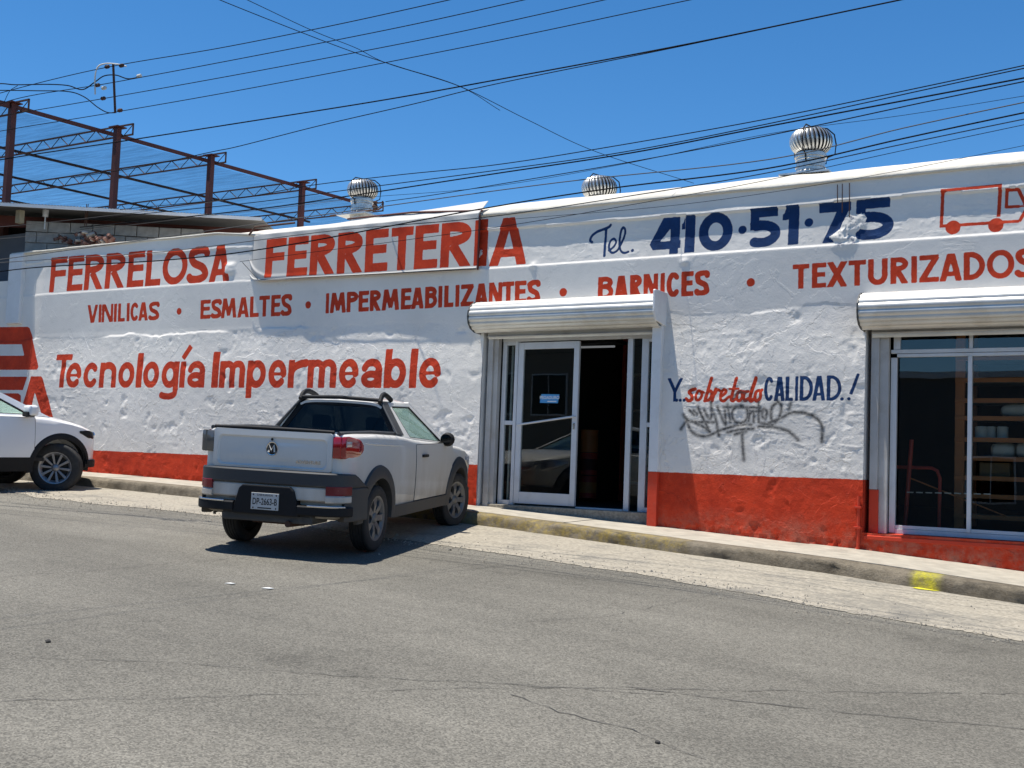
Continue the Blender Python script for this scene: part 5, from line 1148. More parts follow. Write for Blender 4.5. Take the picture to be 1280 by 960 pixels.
def wheel(parent, x, y, z, rad, wd, rimr, side, kind, steer=0):
    wh = bpy.data.objects.new('wheel', None); COL.objects.link(wh); wh.parent = parent; wh.location = (x, y, z); wh.rotation_euler = (0, 0, steer)
    s = side; h = wd / 2; mb = MB()
    pr = [(rimr * .98, -h * .8), (rimr + .01, -h * .95), (rad - .035, -h), (rad - .012, -h * .93), (rad, -h * .78)]
    for g in (-.5, -.17, .17, .5): pr += [(rad, h * (g - .07)), (rad - .007, h * (g - .06)), (rad - .007, h * (g + .06)), (rad, h * (g + .07))]
    pr += [(rad, h * .78), (rad - .012, h * .93), (rad - .035, h), (rimr + .02, h * .99), (rimr + .005, h * .93), (rimr * .98, h * .8)]
    mb.lathe(pr, 'x', n=48); mb.build('tyre', M_rubber, wh, smooth=40)
    mr = M_rim if kind == 'steel' else M_alloy; mb = MB()
    mb.lathe([(rimr * .80, s * h * .55), (rimr * .90, s * h * .80), (rimr * .95, s * h * .90), (rimr * 1.01, s * h * .92), (rimr * .99, s * h * .80), (rimr * .93, s * h * .2), (rimr * .93, -s * h * .8)], 'x', n=48); mb.build('rim', mr, wh, smooth=40)
    mb = MB(); mb.lathe([(0, s * h * .30), (rimr * .9, s * h * .22), (rimr * .9, s * h * .1), (0, s * h * .1)], 'x', n=24); mb.build('brake_disc', M_void, wh, smooth=30)
    mb = MB(); mb.lathe([(0, s * h * .84), (rimr * .15, s * h * .83), (rimr * .2, s * h * .76), (rimr * .27, s * h * .6), (rimr * .27, s * h * .3)], 'x', n=24); mb.build('hub', mr, wh, smooth=40)
    N_ = 7 if kind == 'steel' else 10; me = None
    for k in range(N_):
        if me is None:
            mb = MB()
            if kind == 'steel':
                w0, w1 = rimr * .14, rimr * .16
                mb.add([(s * h * .62, -w0, rimr * .2), (s * h * .62, w0, rimr * .2), (s * h * .84, w1 * .8, rimr * .60), (s * h * .84, -w1 * .8, rimr * .60), (s * h * .80, w1 * 1.25, rimr * .93), (s * h * .80, -w1 * 1.25, rimr * .93),
                        (s * h * .3, -w0, rimr * .2), (s * h * .3, w0, rimr * .2), (s * h * .5, w1 * .8, rimr * .6), (s * h * .5, -w1 * .8, rimr * .6), (s * h * .5, w1 * 1.25, rimr * .93), (s * h * .5, -w1 * 1.25, rimr * .93)],
                       [(0, 1, 2, 3), (3, 2, 4, 5), (1, 7, 8, 2), (2, 8, 10, 4), (0, 3, 9, 6), (3, 5, 11, 9)])
            else:
                w0, w1 = rimr * .055, rimr * .085
                mb.add([(s * h * .66, -w0, rimr * .2), (s * h * .66, w0, rimr * .2), (s * h * .84, w1, rimr * .94), (s * h * .84, -w1, rimr * .94), (s * h * .4, -w0, rimr * .2), (s * h * .4, w0, rimr * .2), (s * h * .55, w1, rimr * .94), (s * h * .55, -w1, rimr * .94)], [(0, 1, 2, 3), (1, 5, 6, 2), (0, 3, 7, 4), (4, 7, 6, 5)])
            o = mb.build('spoke', mr, wh, bevel=.003); me = o.data
        else: o = bpy.data.objects.new('spoke', me); COL.objects.link(o); o.parent = wh
        o.rotation_euler = (2 * math.pi * k / N_ + .2, 0, 0)
    return wh
def framed(name, Q, uv, m, gm, parent, th=.03, gname='window', bev=.006, seal=True):
    """body panel between four corners with a window opening; uv = opening corners in panel space; returns the glass"""
    Q = [Vector(q) for q in Q]; P = lambda u, v: (Q[0] * (1 - u) * (1 - v) + Q[1] * u * (1 - v) + Q[2] * u * v + Q[3] * (1 - u) * v)
    nrm = (Q[1] - Q[0]).cross(Q[3] - Q[0]).normalized(); inn = -nrm if nrm.dot((Q[0] + Q[2]) / 2 - Vector((0, 1.4, 1.2))) > 0 else nrm
    I = [P(u, v) for u, v in uv]; vs = Q + I + [q + inn * th for q in Q] + [q + inn * th for q in I]; fs = []
    for k in range(4):
        k2 = (k + 1) % 4; fs += [(k, k2, 4 + k2, 4 + k), (8 + k, 12 + k, 12 + k2, 8 + k2), (k, 8 + k, 8 + k2, k2), (4 + k, 4 + k2, 12 + k2, 12 + k)]
    mb = MB(); mb.add(vs, fs); mb.build(name, m, parent, bevel=bev)
    g = [q + inn * .012 for q in I]; mb = MB(); mb.add(g + [q + inn * .004 for q in g], [(0, 1, 2, 3), (7, 6, 5, 4), (0, 4, 5, 1), (1, 5, 6, 2), (2, 6, 7, 3), (3, 7, 4, 0)]); go = mb.build(gname, gm, parent)
    if seal:
        mb = MB(); c = sum(I, Vector()) / 4; s_ = [c + (q - c) * .955 for q in I]; vs = [q + inn * .003 for q in I] + [q + inn * .003 for q in s_] + [q + inn * .016 for q in I] + [q + inn * .016 for q in s_]; fs = []
        for k in range(4): k2 = (k + 1) % 4; fs += [(k, k2, 4 + k2, 4 + k), (8 + k, 12 + k, 12 + k2, 8 + k2), (4 + k, 4 + k2, 12 + k2, 12 + k)]
        mb.add(vs, fs); mb.build('seal', M_black, go)
    return go
def roof_panel(name, m, parent, y0, y1, hw0, hw1, z0, z1, crown=.03, drop=.03, th=.025):
    mb = MB(); vs = []; nX, nY = 16, 12
    for j in range(nY + 1):
        v = j / nY; y = y0 + (y1 - y0) * v; hw = hw0 + (hw1 - hw0) * v; z = z0 + (z1 - z0) * v
        for i in range(nX + 1):
            u = i / nX * 2 - 1; vs.append((u * hw, y, z + crown * (1 - u * u) * (.6 + .4 * math.sin(math.pi * v)) - drop * (abs(u) ** 10) - drop * (abs(2 * v - 1) ** 14)))
    W = nX + 1; n0 = len(vs); vs += [(a, b, c - th) for a, b, c in vs]; fs = []
    for j in range(nY):
        for i in range(nX): a = j * W + i; fs += [(a, a + 1, a + W + 1, a + W), (n0 + a, n0 + a + W, n0 + a + W + 1, n0 + a + 1)]
    rim = [i for i in range(W)] + [j * W + nX for j in range(1, nY + 1)] + [nY * W + i for i in range(nX - 1, -1, -1)] + [j * W for j in range(nY - 1, 0, -1)]
    for i in range(len(rim)): a, b = rim[i], rim[(i + 1) % len(rim)]; fs.append((a, b, n0 + b, n0 + a))
    mb.add(vs, fs); return mb.build(name, m, parent, smooth=50)
def cyl_x(x0, x1, y, z, r, n=40):
    mb = MB(); mb.lathe([(0, x0), (r, x0), (r, x1), (0, x1)], 'x', (0, y, z), n); return mb.build('cutter', None)

# ---- pickup truck
WB = 2.72
TB_ = Body(curv=.03, st=[(-.80, .70, .36, 1.125, .64, 0), (-.775, .748, .36, 1.127, .67, 0), (-.70, .79, .35, 1.13, .70, 0), (-.60, .812, .34, 1.13, .715, 0), (-.45, .82, .32, 1.13, .73, 0), (0, .832, .30, 1.125, .745, 0), (.7, .838, .30, 1.10, .75, 0), (1.1, .838, .30, 1.06, .74, .0), (2.3, .832, .30, .99, .72, .015), (2.65, .828, .30, .965, .70, .03), (3.0, .815, .30, .93, .66, .035), (3.3, .775, .31, .86, .58, .035), (3.48, .68, .34, .76, .48, .03), (3.56, .52, .40, .66, .38, .02)])
truck = thing('pickup_truck', 'silver white compact pickup truck with grey plastic trim parked nose in to the kerb', 'pickup truck')
body = TB_.mesh(sorted(set([-.80, -.79, -.775, -.75, -.72, -.70, -.65, -.60, -.55] + [round(-.45 + .15 * i, 2) for i in range(24)] + [3.2, 3.3, 3.4, 3.48, 3.56]))).build('body', M_tbody, truck)
cut = []
for s in (-1, 1):
    for cy in (0, WB): cut.append(cyl_x(*sorted((s * .42, s * 1.05)), cy, .33, .385))
mb = MB(); mb.box((-.66, -.745, .66), (.66, .63, 1.4)); cut.append(mb.build('cutter', None))
booled(body, cut)
ob('bed_floor', [((-.655, -.74, .655), (.655, .625, .675))], M_trim, truck, 0)
for s in (-1, 1):
    mb = MB(); mb.tube([(s * .70, -.78, 1.13), (s * .705, 0, 1.133), (s * .715, .66, 1.115)], .022, 8); mb.build('bed_rail_trim', M_trim, truck, smooth=50)
mb = MB(); mb.tube([(-.66, -.80, 1.142), (-.3, -.805, 1.148), (.3, -.805, 1.148), (.66, -.80, 1.142)], .017, 8); mb.build('bed_rail_trim', M_black, truck, smooth=50)
# tailgate with a raised frame and recessed centre
def tg(x0, x1, z0, z1, r, n=5):
    out = []
    for cx, cz, a in ((x1 - r, z1 - r, 0), (x0 + r, z1 - r, 90), (x0 + r, z0 + r, 180), (x1 - r, z0 + r, 270)):
        for k in range(n + 1): t = R(a + 90 * k / n); out.append((cx + r * math.cos(t), cz + r * math.sin(t)))
    return out
lv = [(-.660, .660, .775, 1.135, .02, -.79), (-.655, .655, .78, 1.13, .03, -.822), (-.608, .608, .80, 1.075, .055, -.826), (-.588, .588, .815, 1.058, .05, -.812)]
mb = MB(); vs = []; n = 24
for (a, b, c, d, r, y) in lv: vs += [(x, y, z) for x, z in tg(a, b, c, d, r)]
fs = [(k * n + i, k * n + (i + 1) % n, (k + 1) * n + (i + 1) % n, (k + 1) * n + i) for k in range(3) for i in range(n)]
NX, NZ = 22, 9; base = len(vs); fs.append(tuple(3 * n + i for i in range(n)))
mb.add(vs, fs); tgate = mb.build('tailgate', M_tbody, truck, smooth=28)
# shallow dents on the tailgate skin
mb = MB(); vs = []
for j in range(NZ + 1):
    for i in range(NX + 1):
        x = -.556 + 1.112 * i / NX; z = .85 + .175 * j / NZ; e = min(i, NX - i, j * 1.5, (NZ - j) * 1.5) / 3; e = min(1, e)
        dd = .010 * math.exp(-((x + .42) / .07) ** 2 - ((z - .985) / .03) ** 2) + .006 * math.exp(-((x + .12) / .08) ** 2 - ((z - 1.0) / .03) ** 2) - .004 * math.exp(-((x - .1) / .3) ** 2)
        vs.append((x, -.8115 - .0025 * e + dd * e, z))
mb.add(vs, [(j * (NX + 1) + i, j * (NX + 1) + i + 1, (j + 1) * (NX + 1) + i + 1, (j + 1) * (NX + 1) + i) for j in range(NZ) for i in range(NX)]); mb.build('skin', M_tbody, tgate, smooth=80, fix=False)
mb = MB(); mb.lathe([(0, 0), (.050, 0), (.056, .004), (.064, .004), (.064, -.01), (0, -.01)], 'y', (0, -.822, .965), 28)
for i, v in enumerate(mb.v): mb.v[i] = (v[0], -.822 - (v[1] + .822), v[2])
emb = mb.build('emblem', M_chrome, tgate, smooth=40)
mb = MB(); mb.lathe([(0, 0), (.052, 0), (.052, .002), (0, .002)], 'y', (0, -.829, .965), 24); eb = mb.build('emblem_field', M_ink, emb)
mb = MB()
mb.tube([(-.034, -.833, .935), (-.026, -.833, .998), (0, -.833, .950), (.026, -.833, .998), (.034, -.833, .935)], .0095, 6); mb.build('emblem_mark', M_plate, emb, smooth=50)
mb = MB(); mb.lathe([(0, 0), (.013, 0), (.013, -.006), (0, -.006)], 'y', (0, -.8265, 1.05), 12); mb.build('lock', M_ink, tgate)
text_mesh('badge', 'ADVENTURE', .042, M_chrome, tgate, MT((.40, -.816, .86)) @ Matrix.Rotation(R(90), 4, 'X'), .003, 1.12, .0006)
# rear bumper: bands following the rear corner
rc_ = [(-.845, -.36), (-.838, -.52), (-.805, -.68), (-.745, -.78), (-.62, -.835), (-.35, -.862), (0, -.87), (.35, -.862), (.62, -.835), (.745, -.78), (.805, -.68), (.838, -.52), (.845, -.36)]
from itertools import chain
def sub(c, n=3):
    P = cat([Vector((a, b)) for a, b in c], n); return [(p.x, p.y) for p in P]
def offc(c, d):
    out = []
    for i, (x, y) in enumerate(c):
        a = Vector(c[max(0, i - 1)]); b = Vector(c[min(len(c) - 1, i + 1)]); t = (b - a).normalized(); out.append((x + t.y * d, y - t.x * d))
    return out
RC = sub(rc_)
zl = [np.interp(abs(x) if y > -.83 else 0, [0, .7, .85], [.655, .655, .655]) for x, y in RC]
def seg(c, x0, x1): return [p for p in c if x0 <= p[0] <= x1]
mb = MB(); c = RC; mb.strip(offc(c, .028), [.645] * len(c), [float(np.interp(y, [-.80, -.62, -.36], [.775, .765, .62])) for x, y in c], .09); bump = mb.build('bumper', M_tclad, truck, smooth=30)
mb = MB(); c2 = seg(RC, -.72, .72); mb.strip(offc(c2, .012), .515, .64, .07); mb.build('white_insert', M_tbody, bump, smooth=30)
for s in (-1, 1):
    c3 = [p for p in RC if p[0] * s > .50 and p[1] > -.9]; c3 = [p for p in RC if p[0] * s > .0 and p[1] >= -.775]
    mb = MB(); mb.strip(offc(c3, .024), [.335] * len(c3), [.641] * len(c3), .10); mb.build('corner_guard', M_tclad, bump, smooth=30)
    c4 = [p for p in RC if p[0] * s > .60 and p[1] <= -.66 and p[1] > -.845]; mb = MB(); mb.strip(offc(c4, .032), .575, .665, .03); mb.build('reflector', M_reflector, bump, smooth=30)
    c4b = [p for p in RC if p[0] * s > .60 and p[1] <= -.68 and p[1] > -.845]; mb = MB(); mb.strip(offc(c4b, .030), .505, .573, .03); mb.build('white_insert', M_tbody, bump, smooth=30)
for s in (-1, 1):
    c5 = [p for p in RC if p[0] * s > .33 and p[1] < -.66]; mb = MB(); mb.strip(offc(c5, .058), .385, .475, .14); mb.build('step', M_black, bump, smooth=30)
for s in (-1, 1):
    c6 = [p for p in RC if p[0] * s > .36 and p[1] < -.72]; mb = MB(); mb.strip(offc(c6, .061), .466, .482, .02); mb.build('step_strip', M_chrome, bump, smooth=30)
mb = MB(); mb.prism([(-.37, .37), (-.33, .50), (-.30, .60), (-.26, .632), (.26, .632), (.30, .60), (.33, .50), (.37, .37)], -.908, -.80, 'y'); mb.build('plate_recess', M_black, bump, bevel=.01)
ob('under_tray', [((-.5, -.86, .30), (.5, -.5, .385))], M_trim, truck, .02)
mb = MB(); mb.tube([(.25, -.9, .30), (.25, -.4, .28)], .03, 10); mb.build('exhaust', M_rust, truck)
mb = MB(); mb.lathe([(0, -.2), (.07, -.18), (.07, .18), (0, .2)], 'x', (-.1, -.6, .33), 16); mb.build('muffler', M_rust, truck, smooth=40)
plt = ob('number_plate', [((-.15, -.920, .415), (.15, -.907, .565))], M_plate, truck, .002)
R90 = Matrix.Rotation(R(90), 4, 'X')
text_mesh('plate_number', 'DP-2663-B', .082, M_ink, plt, MT((0, -.9208, .485)) @ R90, .0004, .74, .0012)
text_mesh('plate_header', 'CHIHUAHUA', .026, M_ink, plt, MT((.0, -.9208, .546)) @ R90, .0004, 1.15, .0002)
ob('plate_footer', [((-.075, -.9206, .425), (.075, -.920, .436))], M_ink, plt, 0)
for x in (-.125, .125):
    for z in (.43, .548): mb = MB(); mb.lathe([(0, -.9212), (.008, -.9212), (.008, -.920), (0, -.920)], 'y', (x, 0, z), 8); mb.build('bolt', M_ink, plt)
# tail lamps wrapping the corner
bc = sub([(-.824, -.30), (-.814, -.45), (-.80, -.60), (-.77, -.70), (-.745, -.768), (-.662, -.804), (.662, -.804), (.745, -.768), (.77, -.70), (.80, -.60), (.82, -.45), (.828, -.30)], 5)
for s in (-1, 1):
    c = [p for p in bc if p[0] * s >= .661 and p[1] < (-.43 if s > 0 else -.62)]
    d_ = [abs(p[1]) for p in c]
    hi = [float(np.interp(y, [-.80, -.7, -.5, -.43], [1.104, 1.11, 1.075, 1.02])) for x, y in c]; lo_ = [float(np.interp(y, [-.80, -.7, -.5, -.43], [.91, .905, .93, .985])) for x, y in c]
    mb = MB(); mb.strip(offc(c, .015), lo_, hi, .06); tl = mb.build('tail_lamp', M_lampred if s > 0 else M_smoke, truck, smooth=40)
    c2 = [p for p in c if -.79 < p[1] < -.66]; mb = MB(); mb.strip(offc(c2, .019), 1.01, 1.07, .03); mb.build('clear_lens', M_lampclear, tl, smooth=40)
# crease below the rail
for s in (-1, 1):
    mb = MB(); mb.tube([(s * (TB_.side(y, 1.03 - .02 * t) - .004), y, 1.045 - .05 * t) for t, y in ((0, -.42), (.3, -.1), (.7, .4), (1, .9))], [.003, .012, .010, .003], 8); mb.build('crease', M_tbody, truck, smooth=70)
for s in (-1, 1):
    fcv = [(.832, 3.02), (.815, 3.16), (.775, 3.30), (.69, 3.44), (.56, 3.53), (.42, 3.575)]
    fcv = sub(fcv if s > 0 else [(-x, y) for x, y in fcv][::-1], 3)
    zlo = [float(np.interp(y, [3.02, 3.3, 3.57], [.78, .66, .64])) for x, y in fcv]; zhi = [float(np.interp(y, [3.02, 3.3, 3.57], [.82, .83, .76])) for x, y in fcv]
    mb = MB(); mb.strip(offc(fcv, .004), zlo, zhi, .08); mb.build('headlight', M_lampclear, truck, smooth=40)
frc = sub([(.80, 3.22), (.70, 3.44), (.5, 3.57), (0, 3.62), (-.5, 3.57), (-.70, 3.44), (-.80, 3.22)], 3)
mb = MB(); mb.strip(offc(frc, .02), .30, .44, .12); mb.build('front_bumper', M_tclad, truck, smooth=30)
g_ = [p for p in frc if abs(p[0]) < .40]; mb = MB(); mb.strip(offc(g_, .0), .48, .72, .10); mb.build('grille', M_black, truck, smooth=30)
# doors, arches, sills
for s in (-1, 1):
    lo_ = lambda z: 1.09 + .02 * (1 - z); hi_ = lambda z: min(2.44, 2.42 - max(0, .74 - z) * .28)
    patch(TB_, 'door_gap', M_black, truck, lambda z: lo_(z) - .008, lambda z: hi_(z) + .008, .405, 1.005, s, .0015)
    dr = patch(TB_, 'door', M_tbody, truck, lo_, hi_, .415, 1.0, s, .006)
    x = TB_.side(1.36, .88); mb = MB(); mb.box((s * x - .01, 1.27, .865), (s * x + .035 * s, 1.44, .895)); mb.build('door_handle', M_black, dr, bevel=.008)
    flare(TB_, truck, 0, .33, .372, .50, M_tclad, s, -5, 184); flare(TB_, truck, WB, .33, .372, .50, M_tclad, s, -5, 186)
    patch(TB_, 'sill_trim', M_tclad, truck, lambda z: .46, lambda z: 2.27, .285, .405, s, .022, 12, 4, .03)
    for cy in (0, WB): mb = MB(); mb.lathe([(.386, s * .43), (.388, s * .83)], 'x', (0, cy, .33), 30, .1, math.pi - .1); mb.build('wheel_well', M_void, truck)
# cab
Ls = lambda s: [(s * .762, .68, 1.09), (s * .742, 2.46, .985), (s * .49, 1.64, 1.44), (s * .50, .77, 1.43)]
for s in (-1, 1):
    framed('cab_side', Ls(s), [(.225, .03), (.90, .03), (.88, .90), (.26, .90)], M_tbody, M_carglass, truck, .035, 'side_window')
    mb = MB(); q = [Vector(v) for v in ((s * .778, .62, 1.115), (s * .778, .82, 1.10), (s * .515, .90, 1.445), (s * .505, .75, 1.445))]
    mb.add(q + [v + Vector((-s * .03, 0, 0)) for v in q], [(0, 1, 2, 3), (7, 6, 5, 4), (0, 4, 5, 1), (1, 5, 6, 2), (2, 6, 7, 3), (3, 7, 4, 0)]); mb.build('sail_trim', M_trim, truck, bevel=.01)
    mb = MB(); mb.tube(cat([Vector(v) for v in ((s * .495, .73, 1.43), (s * .49, .79, 1.495), (s * .48, .88, 1.515), (s * .47, 1.01, 1.495), (s * .47, 1.12, 1.46))], 5), .028, 8); mb.build('roof_rail', M_black, truck, smooth=50)
    mb = MB(); mb.tube([(s * .72, 2.14, .99), (s * .80, 2.10, 1.0)], .02, 6); mb.lathe([(0, -.05), (.055, -.045), (.08, -.015), (.085, .02), (.06, .05), (0, .055)], 'y', (0, 0, 0), 16)
    k0 = len(mb.v) - 6 * 16
    for i in range(k0, len(mb.v)): v = mb.v[i]; mb.v[i] = (s * .86 + v[0] * 1.1, 2.10 + v[1], 1.045 + v[2] * .95)
    mi = mb.build('wing_mirror', M_black, truck, smooth=50)
    mb = MB(); mb.lathe([(0, 0), (.065, 0), (.065, .002), (0, .002)], 'y', (0, 0, 0), 20)
    mb.v = [(s * .86 + v[0] * 1.1, 2.048 + v[1] * -1, 1.045 + v[2] * .95) for v in mb.v]; mb.build('mirror_glass', M_darkglass, mi)
mb = MB(); mb.tube([(-.48, .745, 1.452), (0, .73, 1.466), (.48, .745, 1.452)], .02, 8); mb.build('roof_spoiler', M_black, truck, smooth=50)
framed('cab_back', [(-.755, .68, 1.08), (.755, .68, 1.08), (.50, .77, 1.43), (-.50, .77, 1.43)], [(.03, .03), (.97, .03), (.955, .88), (.045, .88)], M_black, M_darkglass, truck, .03, 'rear_window')
framed('windscreen_frame', [(-.74, 2.52, .975), (.74, 2.52, .975), (.49, 1.65, 1.445), (-.49, 1.65, 1.445)], [(.03, .03), (.97, .03), (.95, .95), (.05, .95)], M_tbody, M_carglass, truck, .03, 'windscreen')
roof_panel('roof', M_tbody, truck, .755, 1.68, .508, .498, 1.447, 1.452)
for x in (-.34, .34):
    ob('seat', [((x - .25, 1.0, .55), (x + .25, 1.55, .72)), ((x - .25, .92, .70), (x + .25, 1.08, 1.12)), ((x - .11, .95, 1.13), (x + .11, 1.03, 1.27))], M_void, truck, .03)
ob('dashboard', [((-.70, 2.05, .7), (.70, 2.45, .95))], M_void, truck, .03)
ob('inner_floor', [((-.72, .72, .42), (.72, 2.5, .5))], M_void, truck, 0)
for s in (-1, 1):
    wheel(truck, s * .735, 0, .315, .315, .20, .215, s, 'steel'); wheel(truck, s * .735, WB, .315, .315, .20, .215, s, 'steel', R(-14) if 1 else 0)
ob('axle', [((-.7, -.04, .27), (.7, .04, .35))], M_void, truck, 0)
def set_on(o, origin, yaw, up, sx=1.0):
    f = Vector((-math.sin(yaw), math.cos(yaw), 0)); up = Vector(up).normalized(); f = (f - up * f.dot(up)).normalized(); r = f.cross(up)
    o.matrix_world = Matrix(((r.x * sx, f.x, up.x, origin[0]), (r.y * sx, f.y, up.y, origin[1]), (r.z * sx, f.z, up.z, origin[2]), (0, 0, 0, 1)))
TY = R(18); rr = onroad(462, 690)
tup = Vector((.036, -.038, 1)).normalized()
rv = Vector((math.cos(TY), math.sin(TY), 0)); org = rr - rv * .685; org.z = rr.z + .80 * .036 * 1.0 - .0
set_on(truck, org, TY, tup, .895)

# ---- white SUV (and two more cars standing across the street, seen mirrored in the shop glass)
def suv(M_p, lab, name='suv', cat_='car', steer=0):
    B = Body([(-.93, .72, .48, 1.10, .6, 0), (-.85, .84, .40, 1.12, .7, 0), (-.6, .905, .34, 1.14, .78, 0), (0, .918, .33, 1.13, .80, 0), (1.2, .918, .33, 1.115, .80, 0), (2.2, .915, .33, 1.10, .78, 0), (2.5, .91, .33, 1.085, .74, .03), (2.861, .895, .33, 1.03, .70, .05), (3.046, .87, .35, .985, .66, .05), (3.201, .82, .37, .93, .60, .045), (3.305, .73, .40, .87, .52, .03), (3.379, .56, .46, .78, .42, .02)], .72, .05)
    v = thing(name, lab, cat_)
    b = B.mesh(sorted(set([-.93, -.89, -.85, -.7] + [round(-.6 + .2 * i, 2) for i in range(18)] + [2.5, 2.861, 2.935, 3.046, 3.12, 3.201, 3.253, 3.305, 3.342, 3.379]))).build('body', M_p, v)
    cut = []
    for s in (-1, 1):
        for cy in (0, 2.70): cut.append(cyl_x(*sorted((s * .45, s * 1.1)), cy, .37, .42))
    booled(b, cut)
    for s in (-1, 1):
        for cy in (0, 2.7):
            flare(B, v, cy, .37, .405, .49, M_black, s, -8, 190, .016); mb = MB(); mb.lathe([(.423, s * .46), (.424, s * .905)], 'x', (0, cy, .37), 30, .1, math.pi - .1); mb.build('wheel_well', M_void, v)
            wheel(v, s * .80, cy, .355, .355, .225, .228, s, 'alloy', steer if cy else 0)
        patch(B, 'door_gap', M_black, v, lambda z: 1.16, lambda z: 2.30 + .0 * z, .50, 1.08, s, .0015); patch(B, 'door', M_p, v, lambda z: 1.17, lambda z: 2.292, .51, 1.075, s, .006)
        patch(B, 'door_gap', M_black, v, lambda z: .28, lambda z: 1.15, .50, 1.08, s, .0015); patch(B, 'door', M_p, v, lambda z: .29, lambda z: 1.142, .51, 1.075, s, .006)
        patch(B, 'sill_trim', M_black, v, lambda z: .45, lambda z: 2.28, .31, .50, s, .014, 12, 4, .03)
        framed('cabin_side', [(s * .825, -.55, 1.13), (s * .80, 2.52, 1.09), (s * .63, 1.45, 1.60), (s * .64, -.25, 1.60)], [(.06, .04), (.93, .04), (.93, .90), (.06, .90)], M_p, M_carglass, v, .03, 'side_window')
        ob('pillar', [((s * .72 - .05, 1.14, 1.1), (s * .72 + .03, 1.24, 1.45))], M_black, v)
        mb = MB(); mb.tube([(s * .82, 2.2, 1.10), (s * .95, 2.16, 1.12)], .025, 8); mb.build('mirror_arm', M_black, v)
        mb = MB(); mb.box((s * 1.0 - .11, 2.10, 1.10), (s * 1.0 + .11, 2.24, 1.25)); mi = mb.build('wing_mirror', M_p, v, bevel=.04, smooth=60)
        mb = MB(); mb.box((s * 1.0 - .09, 2.085, 1.085), (s * 1.0 + .09, 2.20, 1.16)); mb.build('mirror_base', M_black, mi, bevel=.02)
        # headlamp swept round the corner
        cc = [(.885, 2.994), (.868, 3.083), (.835, 3.179), (.775, 3.261), (.69, 3.32), (.58, 3.364)]
        cc = sub([(x, y) for x, y in cc][::1] if s > 0 else [(-x, y) for x, y in cc][::-1], 3)
        if s > 0: pass
        zlo = [float(np.interp(y, [2.994, 3.157, 3.379], [.865, .79, .755])) for x, y in cc]; zhi = [float(np.interp(y, [2.994, 3.157, 3.379], [.895, .905, .845])) for x, y in cc]
        mb = MB(); mb.strip(cc, zlo, zhi, .10); hl = mb.build('headlight', M_darkglass, v, smooth=40)
        mb = MB(); mb.strip(offc(cc, .0) , [a + .0 for a in zlo], [a + .02 for a in zlo], .11 if 0 else .09); 
    for s in (-1, 1):
        mb = MB(); mb.lathe([(0, 0), (.045, 0), (.05, .02), (0, .02)], 'y', (s * .66, 3.305, .83), 14); mb.build('lamp_lens', M_chrome, v)
    fc = sub([(.86, 3.098), (.80, 3.246), (.70, 3.335), (.5, 3.394), (0, 3.423), (-.5, 3.394), (-.70, 3.335), (-.80, 3.246), (-.86, 3.098)], 3)
    mb = MB(); mb.strip(offc(fc, .015), .36, .47, .12); mb.build('lower_bumper', M_black, v, smooth=30)
    g = [p for p in fc if abs(p[0]) < .5]; mb = MB(); mb.strip(offc(g, .0), .55, .80, .12); gr = mb.build('grille', M_black, v, smooth=30)
    mb = MB(); mb.strip(offc(g, .02), .545, .565, .03); mb.build('grille_trim', M_chrome, gr, smooth=30)
    ob('number_plate', [((-.18, 3.435, .50), (.18, 3.443, .60))], M_plate, v)
    framed('windscreen_frame', [(-.80, 2.56, 1.085), (.80, 2.56, 1.085), (.63, 1.46, 1.605), (-.63, 1.46, 1.605)], [(.03, .03), (.97, .03), (.95, .95), (.05, .95)], M_p, M_carglass, v, .03, 'windscreen')
    framed('tail_frame', [(-.80, -.80, 1.12), (.80, -.80, 1.12), (.64, -.28, 1.60), (-.64, -.28, 1.60)], [(.08, .1), (.92, .1), (.90, .85), (.10, .85)], M_p, M_darkglass, v, .03, 'rear_window')
    roof_panel('roof', M_p, v, -.36, 1.52, .66, .645, 1.615, 1.615, .04)
    for x in (-.38, .38): ob('seat', [((x - .26, 1.0, .6), (x + .26, 1.6, .8)), ((x - .26, .9, .8), (x + .26, 1.08, 1.32))], M_sack, v, .03)
    ob('dashboard', [((-.78, 2.1, .8), (.78, 2.52, 1.09))], M_void, v, .03); ob('inner_floor', [((-.8, -.7, .45), (.8, 2.5, .5))], M_void, v, 0)
    return v
sv = suv(M_suv, 'white sport utility car parked along the kerb at the left edge, front half in view', steer=R(-40))
gs_ = float(roadz(-15.0, -2.0)); syaw = R(-9); fwd_ = Vector((-math.sin(syaw), math.cos(syaw))); rgt_ = Vector((math.cos(syaw), math.sin(syaw)))
hub_ = Vector((-14.45, -1.95)); o2 = hub_ - rgt_ * .86 - fwd_ * 2.70
gA = float(roadz(o2.x, o2.y)); gB = float(roadz(hub_.x - .8, hub_.y)); set_on(sv, (o2.x, o2.y, gA), syaw, (.03, -(gB - gA) / 2.7, 1))
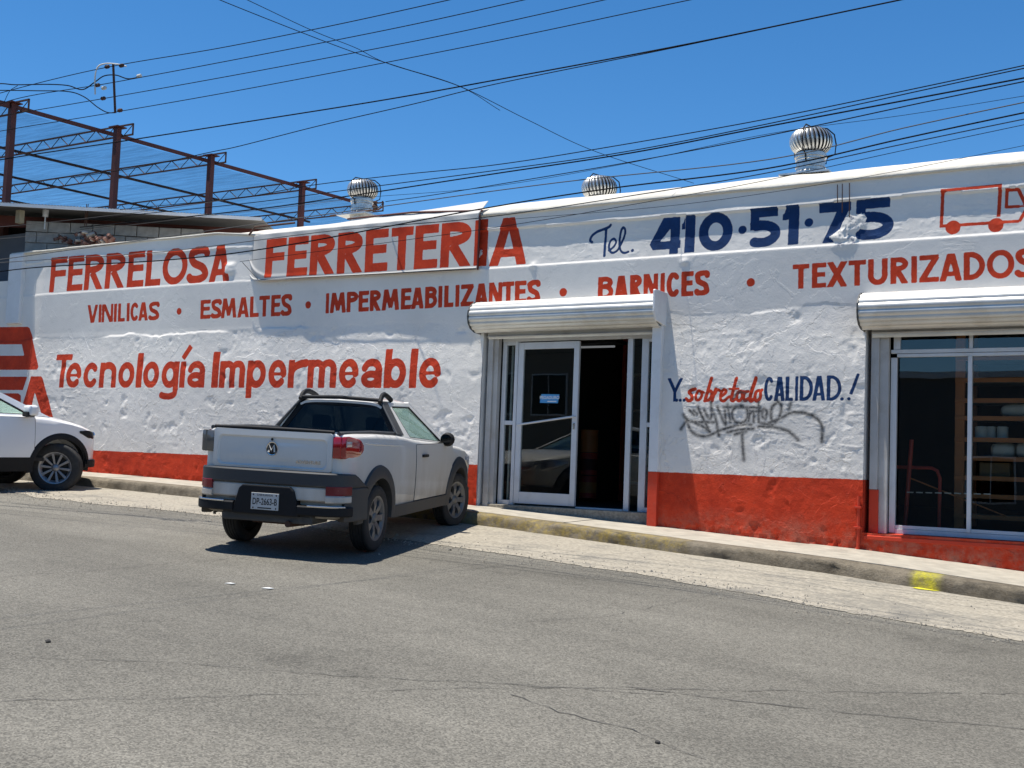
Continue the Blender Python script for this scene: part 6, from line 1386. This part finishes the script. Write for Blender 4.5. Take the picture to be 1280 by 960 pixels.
# one more car across the street, mirrored in the door glass
c2 = copy_tree(sv); tag(c2, 'red car parked across the street, visible only as a reflection in the door glass', 'car'); set_on(c2, (-18.2, -20.6, float(roadz(-17.4, -17))), R(-20), (.03, -.0, 1))
def repaint(o):
    if o.type == 'MESH' and o.data.materials and o.data.materials[0] == M_suv:
        o.material_slots[0].link = 'OBJECT'; o.material_slots[0].material = M_redcar
    for ch in o.children: repaint(ch)
repaint(c2)
# ---- houses across the street, mirrored in the shop windows
def far_house(x0, x1, y, ztop, m, lab, wins):
    h = thing('house', lab, 'building', ((x0 + x1) / 2, y, 0)); X0 = (x0 - x1) / 2
    ob('wall', [((X0, -6, -3), (-X0, 0, ztop))], m, h, 0); ob('parapet', [((X0 - .1, -6.1, ztop), (-X0 + .1, .12, ztop + .2))], M_whitep, h, 0)
    for (a, z0, w_, hh) in wins:
        f_ = ob('window', [((X0 + a, .0, z0), (X0 + a + w_, .06, z0 + hh))], M_whitep, h, 0)
        ob('pane', [((X0 + a + .06, .061, z0 + .06), (X0 + a + w_ / 2 - .02, .066, z0 + hh - .06)), ((X0 + a + w_ / 2 + .02, .061, z0 + .06), (X0 + a + w_ - .06, .066, z0 + hh - .06))], M_darkglass, f_, 0)
M_h1 = mat('tan_house', (.24, .20, .15), .9, 0, .1, 1); M_h2 = mat('grey_house', (.16, .15, .14), .9, 0, .1, 1)
far_house(-44, -17.6, -25, 6.2, M_h1, 'tan two storey house across the street, seen mirrored in the door', [(3, 2, 1.6, 1.6), (8, 2, 1.6, 1.6), (14, 2, 1.6, 1.6), (20, 2, 1.6, 1.6), (3, -1, 1.6, 1.6), (14, -1, 1.6, 1.6), (20, -1, 1.6, 1.6)])
far_house(-17.2, 2, -26, 3.4, M_h2, 'long low grey house across the street, seen mirrored in the display window', [(2, -.6, 1.5, 1.5), (6, -.6, 1.5, 1.5), (10, -.6, 1.5, 1.5), (15, -.6, 1.5, 1.5)])
far_house(2.4, 24, -26, 3.6, M_h1, 'low tan house across the street at the far right', [(3, -.4, 1.5, 1.5), (9, -.4, 1.5, 1.5), (15, -.4, 1.5, 1.5)])
